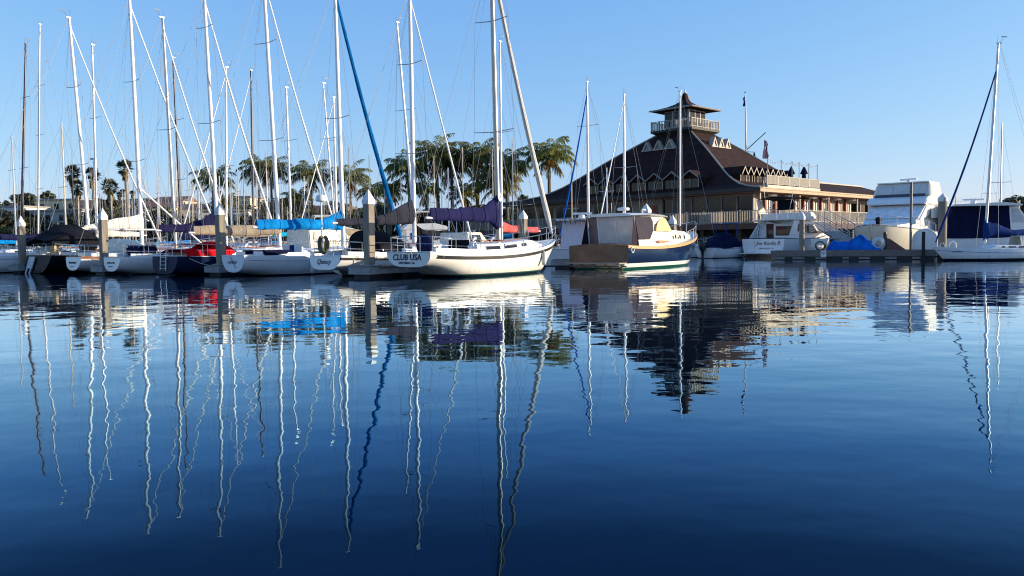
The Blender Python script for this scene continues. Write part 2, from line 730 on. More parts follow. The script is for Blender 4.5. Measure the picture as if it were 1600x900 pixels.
    if rails or jib and group == ROW1:
        for k, off in ((.2, (.16, .05)), (.9, (-.15, -.06))):       # halyards led down the mast
            MB().tube([mp(.97) + Vector((off[0] * .6, off[1], 0)), mp(.55) + Vector((off[0], off[1] * 2, 0)), mp(f0 + .03) + Vector((off[0], off[1] * 3, 0))], .008, 4).build('halyard', ROPE, root)
    if rails and group == ROW1:
        a_ = mp(.62)
        MB().tube([a_, Vector((mx + .24 * L, 0, H.zs(.78) + .05))], .007, 4).build('inner_forestay', wire, root)
        for sd in (1, -1):
            MB().tube([mp(.97), Vector((mx - 1.9, sd * H.bb(.4) * .96, H.zs(.4)))], .006, 4).build('running_backstay', wire, root)
            q_ = H.sheer(.24, sd, .2, H.bb(.24) * .3)
            MB().lathe([(.05, 0), (.08, .05), (.065, .13), (.03, .18), (0, .18)], q_, 10).build('winch', STEEL, root, True)
            t_ = lerp(c0, c1, .3)
            q_ = Vector((t_ * L, sd * H.bb(t_) * cw * .5, H.zs(t_) + ch))
            mv = MB()
            mv.tube([q_, q_ + Vector((0, 0, .16)), q_ + Vector((.08, 0, .22)), q_ + Vector((.16, 0, .22))], [.05, .05, .06, .085], 8)
            mv.build('cowl_vent', WHITE2 if sd > 0 else STEEL, root, True)
            mv = MB()
            mv.tube([(lerp(c0, c1, u) * L, sd * H.bb(lerp(c0, c1, u)) * cw * .72, H.zs(lerp(c0, c1, u)) + ch + .07) for u in (.1, .3, .5, .68)], .018, 5)
            mv.build('grab_rail', TEAK, root)
        t_ = lerp(c0, c1, .5)
        MB().box((t_ * L, 0, H.zs(t_) + ch + .07), (.55, .55, .07)).build('deck_hatch', GLASS2, root, bevel=.015)
    if rails:
        ts = [.13, .26, .4, .54, .68, .8]
        for sd in (1, -1):
            tops = []
            for t in ts:
                a = H.sheer(t, sd, 0, .06)
                b = a + Vector((0, 0, .6))
                tops.append((a, b))
                MB().tube([a, b], .0125, 6).build('stanchion', STEEL, root)
            st = H.sheer(.03, sd, .6, .1)
            bw = H.sheer(.9, sd, .62, .08)
            seq = [st] + [b for a, b in tops] + [bw]
            mb = MB()
            mb.tube(seq, .006, 4)
            mb.tube([p - Vector((0, 0, .29)) for p in seq], .005, 4)
            mb.build('lifeline', STEEL, root)
        a = [H.sheer(.11, 1, .62, .08), H.sheer(.02, 1, .64, .1), H.sheer(.005, .55, .64, .1), H.sheer(.005, -.55, .64, .1), H.sheer(.02, -1, .64, .1), H.sheer(.11, -1, .62, .08)]
        mid = [p - Vector((0, 0, .3)) for p in a]
        rail_mb(a, [(p, p - Vector((0, 0, .62))) for p in a], .015, [mid]).build('stern_rail', STEEL, root)
        a = [H.sheer(.88, 1, .62, .06), H.sheer(.97, 1, .66, .0), Vector((H.L + .12, 0, H.fb + .68)), H.sheer(.97, -1, .66, .0), H.sheer(.88, -1, .62, .06)]
        rail_mb(a, [(p, Vector((p.x - .06, p.y, H.zs(min(1, p.x / L))))) for p in (a[0], a[1], a[3], a[4])], .015, [[p - Vector((.02, 0, .3)) for p in a]]).build('bow_rail', STEEL, root)
    return root, H, h, mp, HT


def wheel_mb(c, r=.5):
    mb = MB()
    c = Vector(c)
    pts = [c + Vector((0, r * math.cos(2 * PI * k / 20), r * math.sin(2 * PI * k / 20))) for k in range(21)]
    mb.tube(pts, .014, 6)
    for k in range(6):
        a = 2 * PI * k / 6
        mb.tube([c, c + Vector((0, r * math.cos(a), r * math.sin(a)))], .009, 5)
    mb.box((c.x + .15, 0, c.z - .45), (.16, .18, .9))
    return mb


def hood_mb(x0, x1, w, z0, h, lean=.15, n=12, thick=False):
    """canvas hood: arched section lofted from x0 (open, aft) to x1 (low, forward)"""
    mb = MB()
    rings = []
    for i in range(7):
        u = i / 6
        hh = h * (1 - .72 * max(0, (u - .25) / .75) ** 1.7)
        xx = lerp(x0, x1, u)
        rings.append([(xx + lean * 0, w * math.cos(PI * k / n) * (1 if abs(math.cos(PI * k / n)) < .98 else 1), z0 + hh * math.sin(PI * k / n) ** .55) for k in range(n + 1)])
    mb.loft(rings, False, False)
    mb.add(rings[0], [tuple(range(n + 1))])
    mb.add(rings[-1], [tuple(range(n + 1))])
    return mb


def ladder_mb(top, w, drop, lean, rungs=4, r=.016):
    """swim ladder hanging on the transom (local x aft negative)"""
    mb = MB()
    t = Vector(top)
    for sd in (1, -1):
        mb.tube([t + Vector((.1, sd * w / 2, .25)), t + Vector((0, sd * w / 2, .25)), t + Vector((lean, sd * w / 2, -drop))], r, 6)
    for k in range(rungs):
        f = k / max(1, rungs - 1)
        p = t + Vector((lean * f, 0, .1 - (drop + .02) * f))
        mb.tube([p + Vector((0, w / 2, 0)), p - Vector((0, w / 2, 0))], r * .9, 6)
    return mb


def squiggle_mb(o, xd, yd, w, h, n=22, seed=1, r=.006):
    """handwritten script too small to read: one wavering pen line"""
    rnd = R(seed)
    mb = MB()
    o, xd, yd = Vector(o), Vector(xd).normalized(), Vector(yd).normalized()
    pts = []
    for i in range(n + 1):
        u = i / n
        amp = h * (.5 + .5 * rnd.random()) * (1.5 if i in (1, 2) else 1)
        pts.append(o + xd * ((u - .5) * w + .02 * math.sin(i * 2.1)) + yd * (amp * (.5 if i % 2 else -.4) + .08 * h))
    return mb.tube(pts, r, 4)


HD = math.atan2(.8, .6)
HV = Vector((.6, .8, 0))
HULLS = {}
BACK = (-1, 0, 0)
def tr_frame(x, y, z, tilt=0.0):
    """lettering frame on a transom: reads from behind the boat"""
    return frame((x, y, z), (0, -1, 0), (tilt, 0, 1))
AF = (.05, .012, .014)
GEL = hull_mat('white_hull', (.7, .7, .69), [(.05, (.02, .025, .03)), (.13, (.55, .55, .53))])
GEL_BLUE = hull_mat('white_hull_blue_boot', (.68, .7, .72), [(.06, (.015, .02, .035)), (.1, (.7, .7, .7))])
GEL_CLUB = hull_mat('white_hull_dark_boot', (.8, .78, .72), [(.07, (.01, .02, .022)), (.12, (.02, .09, .1))], grime=.18)
HBLACK = hull_mat('black_hull', (.006, .007, .011), [(.08, (.012, .01, .01))], rough=.35, spec=.04)
HNAVY = hull_mat('navy_hull', (.01, .018, .05), [(.06, (.01, .01, .012))], rough=.3, spec=.05)

# ---- white sloop with the lettered transom, nearest of all
H = Hull(10.6, 3.4, 1.07, 1.0, 1.55, ws=.72, zt=.47, oh=1.45, tr=.12, e1=.5, e2=1.05)
HULLS['club'] = H
clubusa, Hh, hm, mp, HT = sailboat('sailing_yacht', 'white sailing yacht with CLUB USA on its transom and a dark sheer stripe', gx(637, 33), 33, HD, H, GEL_CLUB, 6.0, (767, -80), MASTGOLD, .115,
    boom=(2.42, 4.7, C_PURPLE, .52, 2.1, 1.35, .0, .012, dict(dip=.42, grow=.2, power=2.2)), jib=(mat('silver_jib_cloth', (.55, .53, .5), .6, var=.25, vs=6), .125, .97), spreaders=((207, 1.15), (35, .95)), cabin=(.3, .8, .62, .42),
    group=ROW1, stripe=(.03, .93, .1, .24, mat('black_stripe', (.03, .028, .03), .3)))
L_ = lambda z: tr_frame(-.02 + .12 * (1.07 - z), 0, z, -.12)
text('CLUB USA', .34, tr_frame(.0 + .12 * (1.07 - .86) - .012, .1, .86, -.12), INK, hm, shear=.22, sx=1.02, bold=.006)
text('SAN DIEGO, CA', .125, tr_frame(.0 + .12 * .44 - .012, .12, .64, -.12), INK, hm, sx=1.0, bold=.003)
mb = MB()
mb.box((3.16, 0, 1.28), (.03, 1.15, .55))
mb.build('companionway_hatch', C_BLACK, clubusa)
MB().panel([(3.16, 1.05, 1.0), (3.16, .6, 1.0), (3.16, .6, 1.45), (3.16, .95, 1.4)], .02).build('cabin_bulkhead', WHITE, clubusa)
MB().panel([(3.16, -.6, 1.0), (3.16, -1.1, 1.0), (3.16, -1.0, 1.4), (3.16, -.6, 1.47)], .02).build('cabin_bulkhead', WHITE, clubusa)
wheel_mb((1.0, 0, 1.3), .42).build('steering_wheel', STEEL, clubusa)
mb = MB()
mb.lathe([(.02, -.1), (.36, -.1), (.43, -.05), (.43, .05), (.36, .1), (.02, .1)], n=20)
mb.v = [(1.0 + z * 1.3, x - .0, 1.36 + y * 1.05) for x, y, z in mb.v]
mb.build('wheel_cover', C_NAVY2, clubusa, True)
ladder_mb((-.05, -.1, 1.12), .42, .12, -.06, 3, .02).build('boarding_ladder', STEEL, clubusa)
for sd in (1, -1):
    MB().lathe([(.05, 0), (.07, .05), (.06, .12), (.03, .16)], (5.2, sd * .95, 1.2), 10).build('winch', STEEL, clubusa, True)
    MB().lathe([(.06, 0), (.08, .06), (.07, .14), (.03, .19)], (2.6, sd * 1.22, 1.24), 10).build('winch', STEEL, clubusa, True)
for k in range(3):
    MB().lathe([(.0, 0), (.09, .01), (.09, .03), (.0, .04)], (4.2 + k * .9, 0, 1.46), 12).build('deck_vent', STEEL, clubusa, True)
# emblem on the sail cover: pale ring with a flame inside
em = [o for o in clubusa.children if o.name.startswith('sail_cover')][0]
mb = MB()
fr = frame((5.8, -.23, 3.5), (1, 0, 0), (0, .12, 1))
for sd in (1, -1):
    ou = [(sd * .13 * math.sin(a), -.22 * math.cos(a)) for a in [PI * k / 12 for k in range(13)]]
    inn = [(sd * .07 * math.sin(a), -.01 - .13 * math.cos(a)) for a in [PI * k / 12 for k in range(12, -1, -1)]]
    mb.prism(ou + inn, lambda u, v, w: fr @ Vector((u, v, w)), 0, .01)
for sd in (1, -1):
    mb.prism([(0, -.17), (sd * .05, -.13), (sd * .065, -.05), (sd * .03, -.08), (sd * .012, .02), (0, -.05)], lambda u, v, w: fr @ Vector((u, v, w)), 0, .012)
mb.build('emblem', mat('white_print', (.75, .75, .72), .7), em)

# ---- script-lettered white yacht behind the tall piling
H = Hull(10.2, 3.2, .93, .92, 1.4, ws=.62, zt=.33, oh=1.2, tr=-.1, e1=.5)
HULLS['quin'] = H
quin, Hh, hm, mp, HT = sailboat('sailing_yacht', 'white yacht with charcoal sail cover, black dodger and a radar pole on its stern', gx(507, 35.5), 35.5, HD, H, GEL, 5.6, (640, -18), MASTW, .11,
    boom=(2.5, 5.0, C_CHAR, .3, 1.25, 3.4, .05, -.03, dict(power=1.5, grow=.1)), jib=(WHITE2, .05, .97), spreaders=((240, 1.05), (100, .85)), group=ROW1, stripe=(.0, .95, .07, .17, mat('black_stripe', (.03, .028, .03), .3)), cabin=(.3, .76, .62, .4))
text('Quincy', .3, tr_frame(-.02 - .1 * .28, .05, .68, .1), INK, hm, shear=.35)
hood_mb(2.3, 4.5, 1.08, 1.05, 1.02).build('dodger', C_BLACK, quin, True, 60)
wheel_mb((1.1, 0, 1.25), .42).build('steering_wheel', STEEL, quin)
mb = MB()
mb.tube([(.25, .45, .9), (.25, .45, 3.3)], .032, 8)
mb.tube([(.25, .45, 2.0), (.9, .9, .95)], .015, 6)
rp = mb.build('radar_pole', WHITE2, quin, True)
MB().lathe([(.0, 0), (.2, .0), (.24, .04), (.24, .14), (.2, .26), (.1, .31), (0, .32)], (.25, .45, 3.3), 18).build('radar_dome', WHITE, rp, True)
MB().box((1.75, -.2, 1.3), (.5, .9, .6)).build('cockpit_cushion', C_BLACK, quin, bevel=.12)
lb = thing('lifebuoy', 'olive brown horseshoe lifebuoy hung on the stern rail of the charcoal covered yacht', 'lifebuoy', Vector((quin.location.x, 35.5, 1.02)) + HV * -.02 + Vector((-.8, .6, 0)) * .05, HD)
mb = MB()
pts = [(0, .26 * math.sin(a), .36 - .36 * math.cos(a)) for a in [math.radians(25 + 310 * k / 18) for k in range(19)]]
mb.tube([(x, y, z) for x, y, z in pts], .085, 8)
mb.v = [(x, y, .78 - z) for x, y, z in mb.v]
mb.build('float', mat('olive_cover', (.13, .1, .06), .8), lb, True)
mb = MB()
mb.tube([(-.05, -.14, .1), (-.07, -.16, .5)], .05, 8)
mb.build('strobe_light', mat('yellow_plastic', (.75, .5, .02), .4), lb, True)

# ---- white yacht with bright blue cover
H = Hull(11.2, 3.1, .97, .9, 1.35, ws=.55, zt=.2, oh=1.1, tr=0.0, e1=.75, tm=.5)
HULLS['lange'] = H
lange, Hh, hm, mp, HT = sailboat('sailing_yacht', 'long low white yacht with bright blue sail cover and a blue furled jib', gx(363, 37.5), 37.5, HD, H, GEL_BLUE, 6.67, (523, -20), MASTW, .115,
    boom=(2.27, 5.4, C_BLUE, .5, 1.35, 1.7, 0, 0, dict(grow=.05)), jib=(C_JIBSHADE, .12, .98), spreaders=((185, .95),), group=ROW1, cabin=(.3, .72, .66, .32), stripe=(.02, .97, .19, .215, mat('grey_stripe', (.25, .28, .33), .3)), rails=False)
text('LANGE', .19, tr_frame(-.014, .06, .66), INK, hm, shear=.3, sx=1.15)
MB().tube([(-.02, .16, .92), (-.025, -.22, .42)], .012, 6).build('tiller_line', WIREDARK, lange)
for yy in (-.55, .35):
    MB().box((3.3, yy, 1.2), (.1, .6, .5)).build('cabin_bulkhead', WHITE, lange, bevel=.03)
MB().box((3.26, -.1, 1.2), (.06, .3, .46)).build('companionway_hatch', C_DKBLUE, lange)
mb = MB()
for yy in (.8, -.8):
    mb.box((1.9, yy, 1.08), (1.6, .25, .24))
mb.build('cockpit_cushion', C_NAVY, lange, bevel=.05)

# ---- navy hulled yacht with red covers
H = Hull(11.4, 3.4, .95, .92, 1.35, ws=.66, zt=.08, oh=1.1, tr=-.12, e1=.5)
navy, Hh, hm, mp, HT = sailboat('sailing_yacht', 'dark navy hulled yacht with red cockpit covers and a ladder on its transom', gx(257, 40), 40, HD, H, HNAVY, 6.85, (411, -42), MASTW, .115,
    boom=(2.1, 5.3, C_TAN, .5, .8, 1.6, .06, 0, dict(grow=.1)), jib=(WHITE2, .055, .98), spreaders=((220, 1.1), (70, .95)), group=ROW1, cabin=(.3, .74, .62, .36))
ladder_mb((-.06, .02, .98), .5, .72, -.06, 5, .016).build('boarding_ladder', STEEL, navy)
mb = MB()
mb.grid(lambda u, v: (lerp(.35, 2.0, u), lerp(-1.2, 1.2, v), 1.05 + .22 * math.sin(PI * v) ** .5 + .05 * math.sin(9 * u + 4 * v)), 12, 12)
mb.grid(lambda u, v: (lerp(2.0, 3.1, u), lerp(-1.25, 1.25, v), 1.05 + .6 * (math.sin(PI * min(1, max(0, v))) ** .35) * (math.sin(PI * (.1 + .8 * u)) ** .4) + .03 * math.sin(12 * u + 7 * v)), 12, 14)
mb.grid(lambda u, v: (lerp(.4, 2.9, u), lerp(-1.28, -1.2, v), lerp(.92, 1.3, v) + .03 * math.sin(14 * u)), 14, 4)
mb.build('cockpit_cover', C_RED, navy, True, 70)
mb = MB()
mb.box((1.7, 0, 1.5), (1.9, 1.5, .05))
mb.build('folded_awning', C_RED, navy, bevel=.02)

# ---- white yacht with side name, navy sail cover
H = Hull(10.5, 3.0, .9, .9, 1.3, ws=.55, zt=.2, oh=1.1, tr=-.1, e1=.75)
HULLS['nauka'] = H
nauka, Hh, hm, mp, HT = sailboat('sailing_yacht', 'white yacht with navy sail cover and small dark lettering low on its side', gx(174, 41.5), 41.5, HD, H, GEL, 6.14, (319, -8), MASTW, .11,
    boom=(2.28, 3.6, C_NAVY2, .42, 1.35, 2.2, 0, 0), jib=(WHITE2, .06, .98), spreaders=((193, 1.05), (45, .8)), group=ROW1, cabin=(.32, .72, .6, .34))
text('Nauka', .3, frame(H.side(.335, .62, .012), (1, 0, 0), (0, 0, 1)), INK, hm)
squiggle_mb((-.04, .05, .62), (0, -1, 0), (0, 0, 1), .75, .1, 20, 4, .012).build('lettering', INK, hm)
squiggle_mb((-.06, .05, .44), (0, -1, 0), (0, 0, 1), .4, .05, 14, 5, .008).build('lettering', INK, hm)
mb = MB()
mb.box((1.6, 0, 1.25), (1.0, 1.5, .5))
mb.build('cockpit_cushion', C_NAVY, nauka, bevel=.1)
wheel_mb((1.2, 0, 1.3), .45).build('steering_wheel', STEEL, nauka)

# ---- white yacht with teak rail
H = Hull(10.2, 3.1, .93, .92, 1.3, ws=.55, zt=.2, oh=1.1, tr=-.12, e1=.75)
teak, Hh, hm, mp, HT = sailboat('sailing_yacht', 'white yacht with a reddish teak toe rail and bare white boom', gx(114, 44.2), 44.2, HD, H, GEL, 6.0, (254, 28), MASTGREY, .1,
    boom=(2.42, 4.9, None, 0, 0, 1, 0, 0), jib=(WHITE2, .055, .96), spreaders=((203, 1.05),), group=ROW1, rail=TEAK, cabin=(.32, .72, .6, .34))
H.stripe(.0, .9, .0, .1, .012).build('rub_rail', TEAK, hm, True)
squiggle_mb((-.05, .05, .6), (0, -1, 0), (0, 0, 1), .8, .12, 20, 9, .013).build('lettering', INK, hm)
squiggle_mb((-.07, .05, .4), (0, -1, 0), (0, 0, 1), .4, .05, 14, 8, .008).build('lettering', INK, hm)
hood_mb(2.2, 4.2, 1.0, 1.05, .85).build('dodger', C_WHITE, teak, True, 60)

# ---- black yacht
H = Hull(12.0, 3.8, 1.02, .98, 1.4, ws=.8, zt=.02, oh=1.1, tr=-.3, e1=.5)
HULLS['blk'] = H
blk, Hh, hm, mp, HT = sailboat('sailing_yacht', 'black hulled yacht with a black canvas tent over its cockpit', gx(60, 46.2), 46.2, HD, H, HBLACK, 6.1, (202, -6), MASTW, .12,
    boom=(2.62, 3.6, C_WHITE, .3, 1.0, 3.4, .0, -.02, dict(power=1.2)), jib=(WHITE2, .065, .97), spreaders=((252, 1.1), (128, .95)), group=ROW1, rail=mat('pale_rail', (.55, .4, .28), .5), cabin=(.3, .74, .62, .36))
MB().tube([mp(.3) + Vector((.1, 0, 0)), (10.2, 0, 1.6)], .05, 6).build('spinnaker_pole', WHITE2, blk, True)
mb = MB()
mb.loft([[(-.15, 1.45, 1.78), (-.15, .1, 1.95), (-.15, -1.45, 1.78)], [(.9, 1.35, 2.1), (.9, .0, 2.72), (.9, -1.35, 2.1)], [(2.1, 1.3, 2.15), (2.1, 0, 2.8), (2.1, -1.3, 2.1)], [(3.5, 1.3, 1.55), (3.5, 0, 1.75), (3.5, -1.3, 1.5)]], False, False)
mb.grid(lambda u, v: (lerp(.0, 3.4, u), -1.4 + .06 * math.sin(8 * u), lerp(1.55, 1.78 + .35 * math.sin(PI * min(1, u * 1.15)), v)), 10, 3)
mb.grid(lambda u, v: (lerp(.0, 3.4, u), 1.4, lerp(1.55, 1.78 + .35 * math.sin(PI * min(1, u * 1.15)), v)), 10, 3)
mb.build('cockpit_tent', C_BLACK, blk, True, 35)
mb = MB()
mb.box((2.9, .3, 1.35), (.1, 2.0, .7))
mb.build('cabin_bulkhead', C_BROWN, blk)
mb = MB()
mb.panel([(-.07, .95, .93), (-.07, .25, .93), (-.27, .25, .27), (-.27, .95, .27)], -.05)
for yy in (.85, .4):
    mb.tube([(-.27, yy, .32), (-.42, yy, -.1)], .05, 6)
mb.build('boarding_ladder', mat('grey_plastic', (.45, .46, .48), .4), blk)
MB().box((.3, -1.1, 1.35), (.12, .5, .4)).build('wooden_board', TEAKPALE, blk)
mb = MB()
for k, (yy, zz) in enumerate([(.9, 1.3), (.5, 1.25), (.1, 1.35), (-.5, 1.25)]):
    mb.box((.35 + .1 * k, yy, zz), (.3, .26, .4))
mb.build('stern_locker', WHITE2, blk, bevel=.06)
wheel_mb((1.0, 0, 1.4), .5).build('steering_wheel', STEEL, blk)

# ---- white yacht running out of frame at the left
H = Hull(13.0, 3.5, 1.05, 1.0, 1.45, ws=.6, zt=.25, oh=1.1, tr=-.1)
leftb, Hh, hm, mp, HT = sailboat('sailing_yacht', 'white yacht cut off at the left, with a thin dark line below its sheer', gx(-75, 47), 47, HD, H, GEL_BLUE, 7.9, (108, 28), MASTW, .105,
    boom=(2.2, 6.4, C_NAVY2, .35, .8, 2.0, .14, -.02), jib=(WHITE2, .055, .97), spreaders=((258, 1.1), (138, .95)), group=ROW1, stripe=(.02, .97, .16, .19, mat('navy_stripe', (.03, .05, .12), .3)))

# ------------------------------------------------------------------ second row, bow towards the viewer
HB = HD + PI
GEN = [Hull(10.5, 3.2, .95, .9, 1.3, ws=.6, zt=.3, oh=1.2, tr=.1), Hull(9.6, 3.0, .9, .88, 1.25, ws=.65, zt=.2, oh=1.0, tr=-.1), Hull(11.5, 3.4, 1.0, .95, 1.45, ws=.7, zt=.1, oh=1.0, tr=-.2)]
HW = [GEL, GEL_BLUE, hull_mat('cream_hull', (.7, .66, .56), [(.1, (.02, .03, .08))])]
ROW2 = 'sailing yachts moored bow towards the viewer beyond the near row'
row2 = [  # base px, Y, top px, mast material, radius, cover, jib, spreader rows, label
    (31, 56, (40, 68), MASTDARK, .1, C_NAVY, None, (262, 150), 'yacht with a thick dark navy mast standing left of the pale thin mast'),
    (58, 57, (62, 38), MASTGREY, .085, C_NAVY2, None, (295, 210, 132), 'yacht with a tall grey mast and three pairs of spreaders near the left edge'),
    (152, 55, (144, 70), ALU, .08, C_WHITE, None, (280, 184), 'yacht with a slim aluminium mast beside the leaning white one'),
    (284, 53, (270, 90), MASTDARK, .075, C_NAVY, None, (281, 188), 'yacht with a black mast rising just right of a grey mast'),
    (353, 54, (353, 105), MASTW, .085, C_TAN, WHITE2, (260,), 'yacht with a white mast right behind the tallest piling of the left group'),
    (396, 52, (392, 110), MASTDARK, .1, C_CYAN, WHITE2, (245,), 'yacht with a black mast and cyan canvas under its boom'),
    (456, 54, (447, 137), MASTW, .085, C_CYAN, None, (220,), 'yacht with a slim white mast and no furled jib, left of the radar pole'),
    (527, 55, (505, 130), MASTW, .06, C_TAN, None, (218,), 'yacht with a thin leaning mast left of the blue furled jib'),
    (527, 50, (521, 152), MASTW, .09, C_WHITE, WHITE2, (219,), 'yacht with a white mast half hidden by the mast of the blue covered yacht'),
    (652, 52, (620, 35), MASTW, .09, C_BLACK, None, (175,), 'yacht with a strongly raked white mast left of the charcoal cover'),
    (784, 53, (781, 65), MASTW, .08, C_CORAL, None, (207,), 'yacht with a thin white mast hidden behind the gold mast, coral cover on its boom'),
]
for i, (bx, Y, top, mm, mr, cov, jm, sp, lab) in enumerate(row2):
    Y = 57.6 / (1 - .33 * (800 - bx) / 1280) + (16 if i in (1, 5, 8) else 0)
    mr *= 1.2 if i in (1, 5, 8) else 1.1
    Hg = GEN[i % 3]
    px = gx(bx, Y)
    ms = Hg.L * .55
    # the mast stands at (px, Y); the stern lies a mast length behind it
    hv = Vector((math.cos(HB), math.sin(HB)))
    sx, sy = px - hv.x * ms, Y - hv.y * ms
    bl = 4.2 if i not in (5, 10) else 4.6
    bk = Y / 60
    sailboat('sailing_yacht', lab, sx, sy, HB, Hg, HW[i % 3], ms, top, mm, mr,
             boom=(2.05 + .2 * (i % 3), bl, cov, .42, .95, 1.4, .03, 0), jib=(jm, .05, .97) if jm else None, spreaders=[(s, 1.0) for s in sp], group=ROW2, cabin=(.36, .74, .62, .4))

# two sloops and a dark-rigged one in front of the clubhouse
for bx, Y, top, mm, mr, cov, jm, sp, lab in [
    (920, 62, (917, 128), MASTW, .1, C_NAVY, (C_ROYAL, .07, .93), (197,), 'sloop with a blue furled jib in front of the clubhouse roof'),
    (976, 60, (975, 148), MASTW, .095, C_WHITE, (WHITE2, .045, .97), (262,), 'sloop with a plain white mast in front of the clubhouse, left of the tower'),
    (1062, 70, (1063, 143), MASTW, .09, C_BROWN, None, (), 'sloop whose mast stands right in front of the clubhouse tower')]:
    Hg = GEN[1]
    ms = Hg.L * .55
    px = gx(bx, Y)
    hv = Vector((math.cos(HB), math.sin(HB)))
    hb_ = HB
    if bx == 1062:
        hb_ = math.atan2(-.72, .69)
        Hg = Hull(8.2, 2.6, .85, .82, 1.1, ws=.6, zt=.2, oh=.9, tr=0)
        ms = 4.5
        hv = Vector((.69, -.72))
    rb, *_ = sailboat('sailing_yacht', lab, px - hv.x * ms, Y - hv.y * ms, hb_, Hg, HW[1], ms, top, mm, mr, boom=(2.0, 3.6, cov, .4, .8, 1.4, .03, 0),
                      jib=jm, spreaders=[(s, .95) for s in sp], group='sloops moored before the clubhouse', cabin=(.36, .74, .62, .36))

# ---- sloop at the right, side on
H = Hull(8.2, 2.5, .72, .66, .85, ws=.6, zt=.15, oh=.75, tr=-.1, e1=.6)
HDR = math.radians(183)
bwx = gx(1459, 50)
rs, Hh, hm, mp, HT = sailboat('day_sailer', 'low white day sailer with deep blue sail cover at the right edge', bwx + 8.1 * math.cos(math.radians(3)), 50.4, HDR, H, hull_mat('pale_hull', (.76, .77, .78), [(.12, (.006, .012, .025))]), 4.95, (1560, 68), ALU, .085,
    boom=(1.75, 4.0, C_DKBLUE, .3, 1.45, 2.0, .12, -.03, dict(dip=.5, power=2.4)), jib=(C_DKBLUE, .065, .88), spreaders=(), cabin=(.3, .62, .6, .25), stripe=(.03, .99, .2, .225, mat('blue_line', (.05, .1, .2), .3)), rails=False, rail=WHITE, wire=WIRE)
text('CF 4038 KB', .15, frame((7.05, .0, .55), (-1, 0, 0), (0, 0, 1)), INK, hm)
lt = [o for o in hm.children if o.name.startswith('lettering')][0]
p_ = H.side(.87, .55, .02)
lt.location = (0, -p_.y + .1, 0)
lt.rotation_euler = (0, 0, 0)
pass
lt.rotation_euler = (0, 0, 0)
mb = MB()
mb.tube([(7.3, .25, .8), (7.3, .3, 1.05), (7.1, .3, 1.2), (6.9, .3, 1.05), (6.9, .3, .8)], .03, 6)
mb.tube([(7.6, -.2, .8), (7.6, -.2, 1.0), (7.4, -.2, 1.1), (7.25, -.2, .8)], .025, 6)
mb.build('bow_rail', WHITE2, rs, True)
mb = MB()
mb.loft([[(2.4, -.7, .65), (2.4, -.5, 1.35), (2.4, .5, 1.35), (2.4, .7, .65)], [(3.0, -.7, .65), (3.0, -.45, 1.45), (3.0, .45, 1.45), (3.0, .7, .65)], [(.9, -.7, .7), (.9, -.6, 1.38), (.9, .6, 1.38), (.9, .7, .7)]][::1], True, True)
mb.build('spray_hood', C_WHITE, rs, True, 30)


# ------------------------------------------------------------------ motor boats
def prof(mb, poly, w, mi=0):
    """closed side outline [(x, z)] swept across the boat; w(x, z) = half width"""
    mb.loft([[(x, w(x, z), z) for x, z in poly], [(x, -w(x, z), z) for x, z in poly]], True, True, mi)
    return mb


def sidepane(poly, w, sd=-1, th=.014, off=.003):
    mb = MB()
    return mb.loft([[(x, sd * (w(x, z) + off), z) for x, z in poly], [(x, sd * (w(x, z) + off + th), z) for x, z in poly]], True, True)


def motor_hull(root, H, hm, rail=None, deckm=WHITE):
    h = H.hull_mb().build('hull', hm, root, True, 50)
    H.deck_mb().build('deck', deckm, root, True)
    mb = MB()
    for sd in (1, -1):
        mb.tube([H.sheer(i / 20 * .995, sd, .01, .02) for i in range(21)], .04, 6)
    mb.tube([H.sheer(0, 1, .01, .02), H.sheer(0, -1, .01, .02)], .04, 6)
    mb.build('gunwale', rail or WHITE, root, True)
    return h


def bow_rail(root, H, t0=.5, h=.6, n=5, r=.018):
    mb = MB()
    for sd in (1, -1):
        pts = []
        for i in range(n):
            t = lerp(t0, .97, i / (n - 1))
            a = H.sheer(t, sd, 0, .1 if i < n - 1 else .0)
            b = a + Vector((.06, 0, h * (1 if i else .75)))
            pts.append(b)
            mb.tube([a, b], r * .85, 6)
        pts.append(Vector((H.L + .1, 0, H.fb + h + .02)))
        mb.tube(pts, r, 6)
    return mb.build('bow_rail', STEEL, root, True)


# ---- lobster style motor yacht with navy hull
H = Hull(11.4, 3.8, 1.18, 1.2, 1.95, ws=.9, zt=-.3, oh=1.0, tr=-.02, e1=.42, e2=1.15, tm=.4, bowp=.8)
TX, TY = gx(935, 41.6), 41.6
tw = thing('motor_yacht', 'navy hulled motor yacht with cream cabin and a brown cover over its transom', 'motor yacht', (TX, TY, 0), HD)
HT_ = hull_mat('navy_white_green_hull', (.008, .018, .055), [(.1, (.01, .08, .06)), (.3, (.72, .72, .7))], rough=.1)
hm = motor_hull(tw, H, HT_, TEAKPALE, mat('cream_deck', (.72, .66, .54), .4))
H.stripe(0, .98, -.02, .1, .02).build('rub_rail', TEAKPALE, hm, True)
mb = MB()
mb.grid(lambda u, v: (-.06 - .05 * math.sin(PI * u) - .03 * math.sin(11 * u), lerp(1.72, -1.72, u), lerp(.36, 1.2 + .1 * math.sin(PI * u), v)), 16, 6)
mb.grid(lambda u, v: (lerp(-.06, .9, v), lerp(1.72, -1.72, u), 1.2 + .1 * math.sin(PI * u) + .02 * v), 16, 4)
mb.build('transom_cover', C_BROWN, tw, True)
mb = MB()
mb.box((-.42, 0, .33), (.75, 3.3, .05))
for k in range(5):
    y_ = lerp(-1.4, 1.4, k / 4)
    mb.tube([(-.6, y_, .3), (-.02, y_, .05)], .025, 5)
mb.box((-.05, 0, .16), (.05, 3.3, .08))
mb.build('swim_platform', mat('weathered_teak', (.3, .25, .2), .7), tw)
cw = lambda x, z: 1.5 - .1 * (z - 1.2) - .12 * max(0, x - 4.5)
mb = MB()
